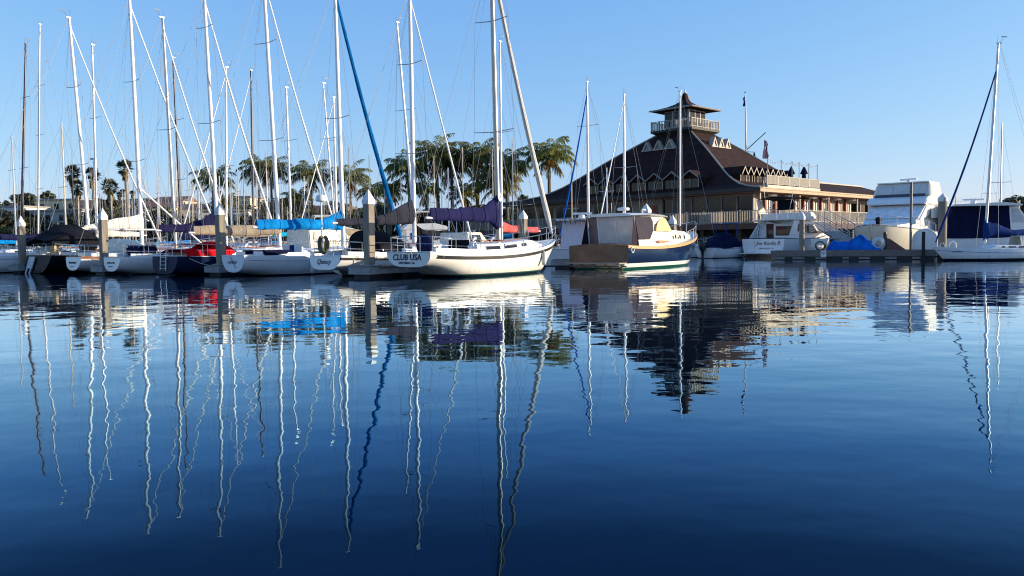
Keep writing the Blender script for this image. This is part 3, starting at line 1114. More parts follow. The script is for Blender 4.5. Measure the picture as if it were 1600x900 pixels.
prof(mb, [(2.3, 1.1), (2.0, 2.72), (4.6, 2.72), (5.75, 2.0), (8.0, 1.95), (8.9, 1.75), (9.1, 1.3), (8.9, 1.2)], cw)
cab = mb.build('cabin', mat('ivory_gelcoat', (.78, .74, .64), .25, var=.06), tw, True, 25, bevel=.05)
mb = MB()
ring = []
for i in range(9):
    u = i / 8
    x = lerp(.95, 5.0, u)
    hw = 1.62 * (1 - .12 * u ** 3) * (.86 if i == 0 else 1)
    z0 = 2.76 + .05 * math.sin(PI * u)
    ring.append([(x, hw * c, z0 + .1 * math.sqrt(max(0, 1 - c * c)) + (.0 if abs(c) < 1 else -.03)) for c in (-1, -.8, -.4, 0, .4, .8, 1)] + [(x, .95 * hw, z0 - .07), (x, -.95 * hw, z0 - .07)])
mb.loft(ring, True, True)
mb.build('hardtop', WHITE, tw, True, 40)
mb = MB()
for (ya, yb) in ((1.35, .82), (.75, -1.35)):
    mb = MB()
    mb.panel([(1.45, ya, 1.2), (1.45, yb, 1.2), (1.2, yb, 2.68), (1.2, ya, 2.68)], .01)
    mb.build('clear_curtain', VINYL if ya == .75 else mat('smoky_vinyl', (.2, .15, .16), .2, spec=.2), tw)
mb = MB()
for y_ in (1.4, .78, -.3, -1.38):
    mb.tube([(1.44, y_, 1.2), (1.18, y_, 2.72)], .035, 6)
mb.box((1.44, 0, 1.5), (.03, 2.7, .05))
mb.build('curtain_frame', WHITE, tw)
for sd in (1, -1):
    mb = MB()
    mb.panel([(.75, sd * 1.5, 1.2), (1.5, sd * 1.45, 1.2), (1.25, sd * 1.4, 2.7), (1.15, sd * 1.4, 2.7)][::sd], .012)
    mb.build('side_curtain', mat('plum_vinyl', (.03, .02, .032), .25, spec=.08), tw)
for sd in (-1, 1):
    sidepane([(1.5, 1.5), (2.75, 1.5), (3.2, 1.95), (3.25, 2.45), (3.05, 2.68), (1.3, 2.68)], cw, sd, .02).build('window', mat('plum_glass', (.035, .02, .03), .12, var=.5, vs=1.5, spec=.3), cab)
    sidepane([(1.5, 1.14), (2.3, 1.14), (2.3, 1.48), (1.48, 1.48)], cw, sd, .02).build('lower_panel', WHITE2, cab)
    sidepane([(3.55, 1.95), (5.72, 1.95), (5.0, 2.52), (4.75, 2.64), (4.3, 2.62), (3.9, 2.45), (3.65, 2.2)], cw, sd, .02).build('window_cover', C_YELL, cab, True)
    for k in range(3):
        c = (6.3 + k * .75, 1.62)
        sidepane([(c[0] + .12 * math.cos(2 * PI * j / 12), c[1] + .12 * math.sin(2 * PI * j / 12)) for j in range(12)], cw, sd).build('porthole', GLASS, cab)
    sidepane([(3.6, 1.45), (5.2, 1.42), (5.0, 1.32), (3.8, 1.3)], cw, sd, .02).build('vent_grille', TEAK, cab)
wq = [(5.72, 1.2, 2.03), (5.72, -1.2, 2.03), (4.75, -1.22, 2.64), (4.75, 1.22, 2.64)]
MB().panel(wq, .03).build('windshield_cover', C_YELL, cab)
bow_rail(tw, H, .52, .62, 5)
mb = MB()
mb.lathe([(0, 0), (.3, 0), (.34, .06), (.3, .14), (0, .18)], (2.6, 0, 3.05), 16)
mb.tube([(2.6, 0, 2.85), (2.6, 0, 3.06)], .05, 6)
mb.tube([(2.3, .55, 2.85), (2.3, .55, 3.45)], .02, 6)
mb.build('radar_dome', WHITE, tw, True)
mb = MB()
mb.tube([(3.6, -.6, 2.85), (3.6, -.6, 3.1), (3.9, -.6, 3.1)], .05, 6)
mb.build('horn', WHITE, tw, True)
mb = MB()
mb.tube([(.35, -1.82, 1.0 + .13 * math.sin(a)) if False else (.3 + .13 * math.cos(a), -1.8, .98 + .13 * math.sin(a)) for a in [2 * PI * k / 14 for k in range(15)]], .03, 6)
mb.build('fairlead', WHITE, tw, True)

# ---- centre console boat in pale curtains
H = Hull(8.6, 2.8, 1.0, 1.05, 1.5, ws=.85, zt=-.2, oh=.9, tr=.15, e1=.45, tm=.4)
cc = thing('fishing_boat', 'white fishing boat wrapped in pale curtains under a hardtop with an open array radar', 'fishing boat', (gx(872, 47.6), 47.6, 0), HD)
motor_hull(cc, H, GEL)
mb = MB()
prof(mb, [(1.7, 1.0), (1.8, 2.62), (5.6, 2.62), (6.2, 1.6), (6.2, 1.0)], lambda x, z: .98 - .04 * (z - 1))
mb.build('curtain', C_LILAC, cc, bevel=.04)
mb = MB()
mb.box((3.4, 0, 2.74), (4.0, 2.3, .12))
tt = mb.build('hardtop', WHITE, cc, bevel=.05)
mb = MB()
for k in range(7):
    y_ = lerp(-1.05, 1.05, k / 6)
    mb.tube([(1.4, y_, 2.45), (1.28, y_, 2.78)], .035, 6)
for sd in (1, -1):
    mb.tube([(1.9, sd * 1.05, 1.0), (1.7, sd * 1.05, 2.7)], .03, 6)
mb.build('rod_holder', mat('rust_brown', (.25, .13, .1), .5), cc)
mb = MB()
mb.lathe([(.0, 0), (.22, 0), (.2, .2), (.12, .26), (0, .27)], (2.6, 0, 2.8), 14)
mb.box((2.6, 0, 3.12), (.12, 1.25, .12), Matrix.Rotation(.5, 3, 'Z'))
mb.build('radar', WHITE, cc, True, 30)
bow_rail(cc, H, .6, .5, 4)

# ---- small covered runabout with outboard
H = Hull(5.6, 2.2, .78, .8, 1.1, ws=.85, zt=-.1, oh=.7, tr=.1, e1=.45, tm=.4)
ru = thing('runabout', 'small white runabout under a pointed navy cover with a black outboard', 'runabout', (gx(1101, 64.5), 64.5, 0), math.radians(36))
motor_hull(ru, H, GEL)
mb = MB()
mb.loft([[(x, w * c, lerp(b, t, math.sqrt(max(0, 1 - c * c)) ** 1.2)) for c in (-1, -.85, -.5, 0, .5, .85, 1)] for x, w, b, t in
         ((.2, .98, .72, .95), (1.2, 1.1, .74, 1.7), (2.0, 1.12, .74, 2.1), (2.9, 1.1, .76, 1.95), (4.2, .85, .85, 1.15))], False, True)
mb.build('boat_cover', C_NAVY, ru, True, 50)
ob = MB()
ob.loft([[(-.25 + dx * c, .2 * s * w, z) for c, s in [(math.cos(2 * PI * k / 12), math.sin(2 * PI * k / 12)) for k in range(12)]] for dx, w, z in
         ((.1, .5, .25), (.13, .7, .55), (.3, 1.0, .75), (.36, 1.15, 1.0), (.34, 1.1, 1.2), (.22, .7, 1.33))], True, True)
ob.loft([[(-.25 + dx * c, .08 * s, z) for c, s in [(math.cos(2 * PI * k / 10), math.sin(2 * PI * k / 10)) for k in range(10)]] for dx, z in ((.12, .3), (.1, -.2), (.14, -.5))], True, True)
ob.build('outboard_motor', BLACK, ru, True, 50)
mb = MB()
mb.box((2.6, 0, 2.72), (1.7, 1.3, .06))
for sx in (-.7, .7):
    for sy in (-.5, .5):
        mb.tube([(2.6 + sx, sy, 2.7), (2.6 + sx * .8, sy, 1.6)], .025, 6)
mb.build('awning_top', C_ROYAL, ru)

# ---- sedan cruiser with the name on its transom
H = Hull(11.0, 3.75, 1.5, 1.5, 1.95, ws=.95, zt=-.3, oh=1.0, tr=-.02, e1=.36, e2=1.2, tm=.35)
JX, JY = gx(1192, 64), 64
jr = thing('sedan_cruiser', 'white sedan cruiser with Jim Rocks II on its transom and a black bimini', 'cabin cruiser', (JX, JY, 0), math.radians(45))
hm = motor_hull(jr, H, hull_mat('white_hull_black_boot', (.76, .77, .76), [(.28, (.012, .014, .018)), (.33, (.5, .5, .5))]), mat('navy_rail', (.02, .03, .06), .4))
text('Jim Rocks II', .42, tr_frame(-.03, -.42, 1.12), INK, hm, sx=.98, shear=.25)
text('SAN DIEGO, CA', .17, tr_frame(-.03, -.3, .72), INK, hm)
MB().box((-.05, 1.0, .9), (.04, .62, .95)).build('transom_door', WHITE2, hm, bevel=.01)
MB().box((-.3, 0, .36), (.6, 3.4, .06)).build('swim_platform', WHITE2, jr)
cw = lambda x, z: 1.62 - .14 * (z - 1.5) - .1 * max(0, x - 5)
mb = MB()
prof(mb, [(2.2, 1.4), (2.2, 2.92), (5.6, 2.92), (7.1, 2.05), (9.2, 1.9), (9.6, 1.6), (9.4, 1.5)], cw)
cab = mb.build('cabin', WHITE, jr, True, 25, bevel=.06)
MB().box((2.19, .55, 2.02), (.03, .62, 1.3)).build('cabin_door', GLASS2, cab)
MB().box((2.19, -.62, 2.1), (.03, 1.35, .75)).build('window', GLASS2, cab)
for sd in (-1, 1):
    sidepane([(2.7, 2.05), (4.3, 2.0), (4.3, 2.62), (3.1, 2.66)], cw, sd).build('window', GLASS2, cab)
    sidepane([(4.6, 1.98), (6.6, 1.9), (5.6, 2.6), (4.7, 2.62)], cw, sd).build('window', GLASS2, cab)
    sidepane([(2.2, 1.45), (2.2, 2.9), (.9, 1.5)], lambda x, z: 1.64 - .14 * (z - 1.5), sd, .05).build('wing_panel', WHITE, jr)
fw = lambda x, z: 1.5 + .1 * (z - 2.9)
mb = MB()
prof(mb, [(1.2, 2.93), (1.2, 3.02), (2.6, 3.02), (2.6, 3.5), (5.4, 3.62), (6.0, 3.3), (5.9, 2.93)], fw)
mb.build('flybridge', WHITE, jr, True, 25, bevel=.05)
rail_mb([(1.25, y_, 3.55) for y_ in (1.4, 0, -1.4)], [((1.25, y_, 3.55), (1.25, y_, 3.0)) for y_ in (1.4, .5, -.5, -1.4)], .02).build('flybridge_rail', STEEL, jr)
mb = MB()
mb.grid(lambda u, v: (lerp(1.7, 4.9, u), lerp(1.55, -1.55, v), 4.62 + .16 * math.sin(PI * v) + .1 * math.sin(PI * u)), 8, 8)
mb.grid(lambda u, v: (lerp(1.7, 4.9, u), lerp(1.55, -1.55, v), 4.57 + .16 * math.sin(PI * v) + .1 * math.sin(PI * u)), 8, 8)
bi = mb.build('bimini_top', C_BLACK, jr, True)
mb = MB()
for sd in (1, -1):
    mb.tube([(1.8, sd * 1.5, 4.6), (3.2, sd * 1.5, 3.55)], .03, 6)
    mb.tube([(4.8, sd * 1.5, 4.6), (3.2, sd * 1.5, 3.55)], .03, 6)
mb.build('bimini_frame', STEEL, jr)
MB().panel([(3.0, 1.3, 3.5), (1.95, 1.42, 3.5), (1.7, 1.42, 4.6), (2.3, 1.4, 4.6)], .04).build('bimini_curtain', C_WHITE, jr)
MB().box((2.6, -.55, 4.15), (.05, 1.3, .8)).build('bimini_screen', C_BLACK, jr)
mb = MB()
for sd in (1, -1):
    mb.tube([(2.3, sd * .9, 2.9), (2.6, sd * 1.35, 6.2)], .02, 5)
mb.build('antenna', WHITE2, jr)
mb = MB()
mb.grid(lambda u, v: (lerp(1.2, 2.2, v), lerp(.4, -1.5, u), 2.9 - .28 * math.sin(PI * u) * (1 - .4 * v)), 10, 3)
mb.build('folded_sunshade', C_WHITE, jr, True)
mb = MB()
for k in range(2):
    mb.tube([(1.55, .95 + .42 * k, 1.5), (2.12, .95 + .42 * k, 2.95)], .025, 6)
for k in range(5):
    f = (k + .5) / 5
    mb.tube([(lerp(1.55, 2.12, f), .95, lerp(1.5, 2.95, f)), (lerp(1.55, 2.12, f), 1.37, lerp(1.5, 2.95, f))], .022, 6)
mb.build('bridge_ladder', STEEL, jr)
bow_rail(jr, H, .55, .6, 5)

# ---- large white motor yacht, bow towards the viewer
HM = math.radians(229)
H = Hull(14.0, 5.3, 1.7, 1.75, 2.25, ws=.9, zt=-.3, oh=1.5, tr=0, e1=.42, e2=1.2, tm=.35, bowp=.62)
bx, by = gx(1357, 57), 57
my = thing('motor_yacht', 'large white motor yacht bow on, with a canvas enclosed flybridge', 'motor yacht', (bx - 14 * math.cos(HM), by - 14 * math.sin(HM), 0), HM)
my.scale = (1, 1.04, 1.05)
hm = motor_hull(my, H, hull_mat('ivory_hull', (.74, .68, .54), [(.12, (.02, .03, .06))]), mat('grey_rail', (.2, .2, .2), .5))
cw = lambda x, z: 2.25 - .13 * (z - 1.8) - .17 * max(0, x - 7.2)
mb = MB()
prof(mb, [(2.4, 1.7), (2.4, 3.7), (7.4, 3.7), (8.9, 2.65), (10.2, 2.35), (12.2, 2.2), (12.4, 2.0), (3.0, 1.7)], cw)
cab = mb.build('cabin', WHITE, my, True, 25, bevel=.08)
MB().panel([(8.85, 1.75, 2.72), (8.85, -1.75, 2.72), (7.55, -1.9, 3.6), (7.55, 1.9, 3.6)][::-1], .03).build('windshield_cover', mat('pale_blue_cover', (.76, .77, .78), .6), cab)
for sd in (1, -1):
    sidepane([(3.2, 2.75), (6.9, 2.75), (6.5, 3.45), (3.2, 3.45)], cw, sd).build('window_cover', C_WHITE, cab)
fw = lambda x, z: 2.1 + .06 * (z - 3.7) - .05 * max(0, x - 6)
mb = MB()
prof(mb, [(2.2, 3.68), (2.2, 3.8), (3.0, 4.28), (7.2, 4.28), (7.7, 4.1), (8.0, 3.72)], fw)
mb.build('flybridge', WHITE, my, True, 25, bevel=.07)
mb = MB()
prof(mb, [(3.2, 4.28), (3.4, 5.3), (6.1, 5.3), (6.65, 4.3)], lambda x, z: 2.0 - .16 * (z - 4.3))
en = mb.build('flybridge_enclosure', C_WHITE, my, bevel=.06)
for (ya, yb) in ((1.75, .65), (.55, -.55), (-.65, -1.75)):
    MB().panel([(6.64, yb, 4.42), (6.64, ya, 4.42), (6.19, ya * .95, 5.2), (6.19, yb * .95, 5.2)], .02).build('clear_curtain', mat('milky_vinyl', (.6, .58, .53), .2), en)
for sd in (1, -1):
    sidepane([(3.7, 4.5), (6.3, 4.5), (5.7, 5.12), (3.8, 5.12)], lambda x, z: 2.0 - .16 * (z - 4.3) + .01, sd).build('clear_curtain', MATS['milky_vinyl'], en)
MB().panel([(7.15, -1.75, 4.27), (7.15, 1.75, 4.27), (6.85, 1.7, 4.5), (6.85, -1.7, 4.5)][::-1], .03).build('wind_deflector', mat('smoked_acrylic', (.06, .035, .025), .1), my)
mb = MB()
mb.box((4.7, 0, 5.36), (3.1, 3.6, .09))
mb.build('flybridge_roof', WHITE, my, bevel=.03)
mb = MB()
mb.lathe([(.16, 0), (.14, .2), (0, .22)], (4.6, 0, 5.4), 10)
mb.box((4.6, 0, 5.68), (.14, 1.5, .12), Matrix.Rotation(-.5, 3, 'Z'))
mb.build('radar', WHITE, my)
bow_rail(my, H, .5, .7, 6, .02)
mb = MB()
for k in range(12):
    a = 2 * PI * k / 12
mb.lathe([(0, -.25), (.16, -.22), (.18, 0), (.16, .22), (0, .25)], (0, 0, 0), 12)
mb.v = [(11.9 + z, y - .05 * 0, 2.62 + x) for x, y, z in mb.v]
mb.box((11.9, 0, 2.35), (.3, .25, .3))
mb.build('windlass_cover', C_BLACK, my, True)

# ---- cruiser hidden behind navy side curtains
H = Hull(9.6, 3.2, 1.3, 1.3, 1.6, ws=.9, zt=-.3, oh=1.0, tr=0, e1=.4, tm=.4)
nv = thing('cabin_cruiser', 'cabin cruiser closed in with large ink navy side curtains under a white roof', 'cabin cruiser', (gx(1452, 62.5), 62.5, 0), math.radians(-3))
motor_hull(nv, H, GEL)
cw = lambda x, z: 1.45 - .1 * (z - 1.4)
mb = MB()
prof(mb, [(-.2, 1.25), (1.3, 3.7), (5.2, 3.8), (5.3, 1.3)], cw)
mb.build('side_curtain', C_NAVY, nv, bevel=.04)
mb = MB()
prof(mb, [(.9, 3.72), (1.0, 3.86), (4.6, 3.98), (6.0, 3.82), (6.0, 3.7), (5.0, 3.72)], lambda x, z: 1.6)
mb.build('hardtop', WHITE, nv, True, 25, bevel=.03)
mb = MB()
prof(mb, [(5.2, 1.4), (5.2, 3.7), (5.9, 3.7), (6.9, 2.2), (8.4, 1.95), (8.7, 1.6)], lambda x, z: 1.38 - .1 * (z - 1.4) - .1 * max(0, x - 6))
cab = mb.build('cabin', WHITE, nv, True, 25, bevel=.05)
for sd in (1, -1):
    sidepane([(5.4, 2.5), (6.5, 2.5), (5.85, 3.5), (5.4, 3.5)], lambda x, z: 1.38 - .1 * (z - 1.4) - .1 * max(0, x - 6), sd).build('window', VINYL, cab)
mb = MB()
mb.tube([(2.2, 1.2, 4.2), (3.95, 1.2, 4.2)], .012, 5)
for k in range(6):
    mb.tube([(2.2 + .35 * k, 1.2, 3.9), (2.2 + .35 * k, 1.2, 4.5)], .015, 5)
mb.build('antenna', STEEL, nv)
mb = MB()
mb.lathe([(.2, 0), (.18, .25), (0, .28)], (3.2, 0, 3.95), 10)
mb.box((3.2, 0, 4.26), (.14, 1.4, .12), Matrix.Rotation(1.2, 3, 'Z'))
mb.build('radar', WHITE, nv)
bow_rail(nv, H, .6, .55, 4)


# ---- plain cruisers standing between the masts
def cruiser(label, x, y, hd, L=9.5, fly=True, covered=None, sc=1.0):
    H = Hull(L, 3.3, 1.2, 1.2, 1.65, ws=.9, zt=-.3, oh=1.0, tr=0, e1=.4, tm=.4)
    r = thing('cabin_cruiser', label, 'cabin cruiser', (x, y, 0), hd, 'cabin cruisers lying between the masts')
    r.scale = (sc, sc, sc)
    motor_hull(r, H, GEL)
    cw = lambda x, z: 1.4 - .12 * (z - 1.2) - .1 * max(0, x - .6 * L)
    mb = MB()
    prof(mb, [(.2 * L, 1.15), (.2 * L, 2.5), (.52 * L, 2.5), (.66 * L, 1.75), (.84 * L, 1.6), (.87 * L, 1.3)], cw)
    cab = mb.build('cabin', WHITE if not covered else covered, r, True, 25, bevel=.06)
    for sd in (1, -1):
        sidepane([(.24 * L, 1.75), (.5 * L, 1.75), (.48 * L, 2.3), (.24 * L, 2.3)], cw, sd).build('window', GLASS2, cab)
    MB().panel([(.645 * L, 1.0, 1.85), (.645 * L, -1.0, 1.85), (.535 * L, -1.1, 2.43), (.535 * L, 1.1, 2.43)][::-1], .02).build('windshield', GLASS2, cab)
    if fly:
        mb = MB()
        prof(mb, [(.16 * L, 2.5), (.22 * L, 3.0), (.44 * L, 3.05), (.54 * L, 2.8), (.54 * L, 2.5)], lambda x, z: 1.25)
        mb.build('flybridge', WHITE, r, True, 25, bevel=.05)
        mb = MB()
        for sd in (1, -1):
            mb.tube([(.14 * L, sd * 1.2, 2.5), (.2 * L, sd * 1.15, 3.9), (.34 * L, sd * 1.1, 3.95)], .05, 6)
        mb.tube([(.2 * L, 1.15, 3.9), (.2 * L, -1.15, 3.9)], .05, 6)
        mb.box((.3 * L, 0, 4.0), (.22 * L, 2.4, .07))
        mb.build('radar_arch', WHITE, r, True, 40)
    bow_rail(r, H, .58, .55, 4)
    return r


cruiser('white flybridge cruiser whose arch shows between the tall piling and the charcoal cover', gx(592, 66), 66, math.radians(15), 10, True)
cruiser('white cruiser with an arch seen under the violet navy sail cover', gx(694, 53), 53, math.radians(62), 6.8, False, C_WHITE, .85)
cruiser('white cruiser wrapped in cream covers below the bright blue sail cover', gx(432, 55), 55, math.radians(50), 8.5, False, C_WHITE)
cruiser('pale cruiser with flybridge behind the radar pole', gx(455, 72), 72, math.radians(20), 10, True)
cruiser('white cruiser at the right edge behind the day sailer', gx(1572, 66), 66, math.radians(8), 9, False)


# ------------------------------------------------------------------ docks and pilings
WOODD = mat('weathered_dock_timber', (.2, .16, .13), .85, var=.5, vs=4, stretch=(1, 6, 6), bmp=.01)
CONC = hull_mat('piling_concrete', (.26, .225, .18), [(.28, (.03, .032, .02)), (.34, (.06, .055, .04))], rough=.85, spec=.1, grime=.4)
CONCW = mat('piling_cap_white', (.66, .66, .64), .6, var=.15)
FLOAT = mat('black_float', (.015, .016, .018), .6)
GREYP = mat('grey_dock_trim', (.3, .29, .28), .8, var=.35)


def finger(label, px, Y, ln, w=1.1):
    r = thing('finger_dock', label, 'dock', (gx(px, Y), Y, 0), HD, 'finger docks between the berths')
    mb = MB()
    mb.box((ln / 2, 0, .42), (ln, w, .12))
    mb.build('walkway', WOODD, r, bevel=.01)
    mb = MB()
    mb.box((ln / 2, 0, .26), (ln - .02, w + .06, .2))
    mb.box((.25, 0, .3), (.56, w + .14, .3))
    mb.build('fascia', GREYP, r)
    mb = MB()
    for k in range(int(ln / 2)):
        mb.box((.8 + 2 * k, 0, .02), (1.3, w - .15, .3))
    mb.build('float', FLOAT, r)
    mb = MB()
    for k in range(3):
        xx = .6 + k * ln / 3
        for sd in (1, -1):
            mb.tube([(xx - .12, sd * .42, .56), (xx + .12, sd * .42, .56)], .02, 6)
            mb.box((xx, sd * .42, .5), (.08, .04, .06))
    mb.build('cleat', STEEL, r)
    return r


finger('finger dock at the foot of the piling nearest the left edge', 20, 47.2, 11)
finger('finger dock at the foot of the second piling from the left', 150, 43, 11)
finger('finger dock at the foot of the piling beside the red covers', 330, 39.4, 11)
finger('finger dock at the foot of the tallest nearest piling', 560, 34.4, 11)
finger('dark finger dock beside the brown covered motor yacht', 876, 44.3, 9)


def piling(label, px, Y, ytop, w=.38, rnd=False, band=.3, base=-1.5, group='pilings'):
    zt = W(px, ytop, Y).z
    r = thing('piling', label, 'piling', (gx(px, Y), Y, 0), HD, group)
    mb = MB()
    ch = .62 if not rnd else .5
    if rnd:
        mb.lathe([(w / 2, base), (w / 2, zt - ch)], (0, 0, 0), 20)
    else:
        mb.box((0, 0, (base + zt - ch) / 2), (w, w, zt - ch - base))
    mb.build('shaft', CONC, r, rnd, 40, bevel=0 if rnd else .02)
    mb = MB()
    if rnd:
        mb.lathe([(w / 2 + .04, zt - ch - .05), (w / 2 + .04, zt - ch + .18), (.03, zt), (0, zt)], (0, 0, 0), 20)
    else:
        q = w / 2 + .012
        mb.loft([[(-q, -q, z), (q, -q, z), (q, q, z), (-q, q, z)] for z in (zt - ch - .22 * 0, zt - ch + .18)] + [[(-.01, -.01, zt), (.01, -.01, zt), (.01, .01, zt), (-.01, .01, zt)]], True, True)
    cap = mb.build('cap', CONCW, r, rnd, 40)
    mb = MB()
    if not rnd:
        mb.box((0, 0, .52), (w + .3, w + .3, .06))
        mb.build('pile_guide', GREYP, r)
    return r, cap, zt


piling('square concrete piling with pale pointed cap nearest the left edge', 34, 47.7, 337, .33)
piling('square concrete piling beside the white stern with teak rail', 162, 43.4, 325, .35)
piling('square concrete piling in front of the red covered yacht', 345, 39.8, 316, .36)
piling('tallest square concrete piling, in front of the black dodger', 577, 34.7, 296, .36)
P2 = 'slim capped pilings further back'
piling('white pointed piling behind the coral sail cover', 818, 56, 328, .42, group=P2)
piling('white capped piling just above the hardtop of the navy motor yacht', 1010, 56, 318, .5, group=P2)
piling('white capped piling over the bow of the navy motor yacht', 1051, 58, 336, .42, group=P2)
piling('slim round piling with white cap beside the sedan cruiser', 1253, 57.2, 331, .36, True)
r7, cap7, z7 = piling('thick round concrete piling with white numbered cap near the day sailer', 1472, 55, 302, .56, True)
text('2', .3, frame((0, 0, z7 - .42), Matrix.Rotation(-HD, 3, 'Z') @ Vector((1, 0, 0)), (0, 0, 1)), INK, cap7)
t7 = [o for o in cap7.children][0]
t7.location = Matrix.Rotation(-HD, 3, 'Z') @ Vector((-.06, -.33, 0))

# main walkway behind the bows
A_, B_ = Vector((-42, 65, 0)), Vector((6, 49.2, 0))
mw = thing('main_walkway', 'long floating walkway behind the bows of the near row', 'dock', A_, math.atan2((B_ - A_).y, (B_ - A_).x))
ln = (B_ - A_).length
MB().box((ln / 2, 0, .42), (ln, 1.8, .14)).build('walkway', WOODD, mw)
MB().box((ln / 2, 0, .2), (ln, 1.7, .3)).build('float', FLOAT, mw)
for k in range(7):
    p = A_.lerp(B_, (k + .6) / 7.2)
    b = thing('dock_box', 'white fibreglass dock box on the main walkway', 'dock box', (p.x, p.y, .49), mw.rotation_euler.z, 'dock boxes along the main walkway')
    MB().box((0, .6, .3), (1.1, .5, .6)).build('box_body', WHITE2, b, bevel=.04)
    MB().box((0, .6, .63), (1.16, .56, .08)).build('box_lid', WHITE2, b, bevel=.03)

# ---- right hand dock
D0, D1 = Vector((gx(1205, 57), 57, 0)), Vector((gx(1463, 52.6), 52.6, 0))
dv = (D1 - D0)
RD = math.atan2(dv.y, dv.x)
ln = dv.length
rd = thing('timber_dock', 'long timber dock with black floats at the right', 'dock', D0, RD)
MB().box((ln / 2, 1.2, .56), (ln, 2.4, .16)).build('walkway', WOODD, rd, bevel=.01)
MB().box((ln / 2, -.03, .44), (ln + .06, .08, .42)).build('fascia', mat('old_grey_timber', (.2, .17, .15), .85, var=.5, vs=3, stretch=(1, 4, 8), bmp=.01), rd)
mb = MB()
fx = [(.9, 1.4), (2.2, 2.9), (3.6, 4.6), (5.0, 5.6), (6.3, 7.2), (7.9, 8.8), (9.3, 10.1)]
for a, b in fx:
    mb.box(((a + b) / 2, .5, .05), (b - a, .96, .42))
mb.box((ln / 2, 1.5, .05), (ln - .2, 1.0, .4))
mb.build('float', FLOAT, rd)
MB().box((ln / 2, .08, .12), (ln - .1, .06, .16)).build('lower_waler', GREYP, rd)


def on_dock(px, back=.8):
    """point on the right dock deck under photo column px, BACK metres behind the front edge"""
    best = None
    for k in range(400):
        p = D0 + dv * (k / 399) + Vector((-dv.y, dv.x, 0)).normalized() * back
        q = 800 + F_PX * p.x / p.y
        if best is None or abs(q - px) < best[0]:
            best = (abs(q - px), p)
    p = best[1]
    return Vector((p.x, p.y, .642))


# notice plate on the dock edge
p = on_dock(1287, -.09)
sg = thing('notice_plate', 'small white notice plate with blue lettering on the dock edge', 'sign', (p.x, p.y, .38), RD)
pl = MB().box((0, -.02, .03), (.36, .03, .42)).build('plate', WHITE2, sg)
text('DOCK\n46', .1, frame((0, -.042, .05), (1, 0, 0), (0, 0, 1)), mat('sign_blue', (.02, .06, .3), .5), pl, bold=.004)

# blue tarpaulin
p = on_dock(1334, 1.1)
tp = MB()
rnd = R(3)
def tarp(u, v):
    x = (u - .5) * 3.5
    y = (v - .5) * 1.6
    e = min(1, 6 * min(u, 1 - u)) * min(1, 5 * min(v, 1 - v))
    h = .5 + .52 * math.exp(-((u - .62) / .12) ** 2) + .2 * math.exp(-((u - .1) / .12) ** 2) + .05 * math.sin(13 * u + 5 * v) + .04 * math.sin(23 * u - 9 * v)
    return (x, y, .0 + max(0, e) ** .6 * h)
tp.grid(tarp, 46, 20)
t_ = tp.build('tarpaulin', canvas('royal_blue_tarp', (.005, .075, .42), fade=(.01, .16, .6)), None, True, 50)
t_.location = p
t_.rotation_euler = (0, 0, RD)
tag(t_, 'crumpled royal blue tarpaulin over stored gear on the dock', 'tarpaulin')

# dock cart
p = on_dock(1282, .9)
dc = thing('dock_cart', 'small dock cart with a white tub and spoked wheel', 'cart', p, RD)
mb = MB()
mb.loft([[(-.5, -.3, .35), (.4, -.3, .35), (.4, .3, .35), (-.5, .3, .35)], [(-.65, -.38, .8), (.55, -.38, .8), (.55, .38, .8), (-.65, .38, .8)]], True, True)
mb.build('tub', WHITE2, dc, bevel=.03)
for sd in (-1, 1):
    mb = MB()
    mb.tube([(0 + .3 * math.cos(2 * PI * k / 18), sd * .42, .3 + .3 * math.sin(2 * PI * k / 18)) for k in range(19)], .035, 6)
    wl = mb.build('wheel', BLACK, dc, True)
    mb = MB()
    for k in range(6):
        a = 2 * PI * k / 6
        mb.tube([(0, sd * .42, .3), (.29 * math.cos(a), sd * .42, .3 + .29 * math.sin(a))], .012, 5)
    mb.build('spokes', STEEL, wl)
MB().tube([(.5, 0, .7), (1.0, 0, .95)], .025, 6).build('handle', STEEL, dc)

# shore power pedestal with hose coil
p = on_dock(1383, .8)
pd = thing('dock_pedestal', 'dark dock pedestal with a round light on top', 'pedestal', p, RD)
MB().box((0, 0, .5), (.2, .2, 1.0)).build('post', mat('dark_post', (.04, .035, .035), .6), pd, bevel=.02)
MB().lathe([(.1, 0), (.12, .06), (.1, .16), (0, .2)], (0, 0, 1.0), 12).build('lamp_globe', BLACK, pd, True)
p2 = on_dock(1373, .5)
hc = thing('hose_coil', 'coiled white hose hanging on a dock post', 'hose', p2, RD)
mb = MB()
for k in range(5):
    a0 = .24 + .05 * k
    mb.tube([(.9 * a0 * math.cos(2 * PI * j / 16), -.16 + .06 * k, .42 + a0 * math.sin(2 * PI * j / 16)) for j in range(17)], .035, 6)
mb.build('coil', mat('white_hose', (.6, .64, .66), .5), hc, True)
p = on_dock(1396, .9)
bt = MB()
bt.loft([[(-.4, -.35, 0), (.75, -.35, 0), (.75, .35, 0), (-.4, .35, 0)], [(-.42, -.2, .78), (-.2, -.2, .72), (-.2, .2, .72), (-.42, .2, .78)]], True, True)
t_ = bt.build('folded_ramp', mat('rust_brown_board', (.16, .06, .045), .7, var=.4), None)
t_.location = p
t_.rotation_euler = (0, 0, RD)
tag(t_, 'rusty brown wedge beside the dock pedestal', 'wedge')

# steel pole
p = on_dock(1423, .5)
sp_ = thing('steel_pole', 'tall thin steel pole with a small meter box on the dock', 'pole', p, RD)
MB().tube([(0, 0, 0), (0, 0, W(1423, 285, p.y).z - .642)], .075, 8).build('shaft', mat('galvanised', (.16, .15, .15), .5, metal=.3), sp_, True)
MB().box((.16, 0, 1.9), (.26, .2, .5)).build('meter_box', WHITE2, sp_, bevel=.02)

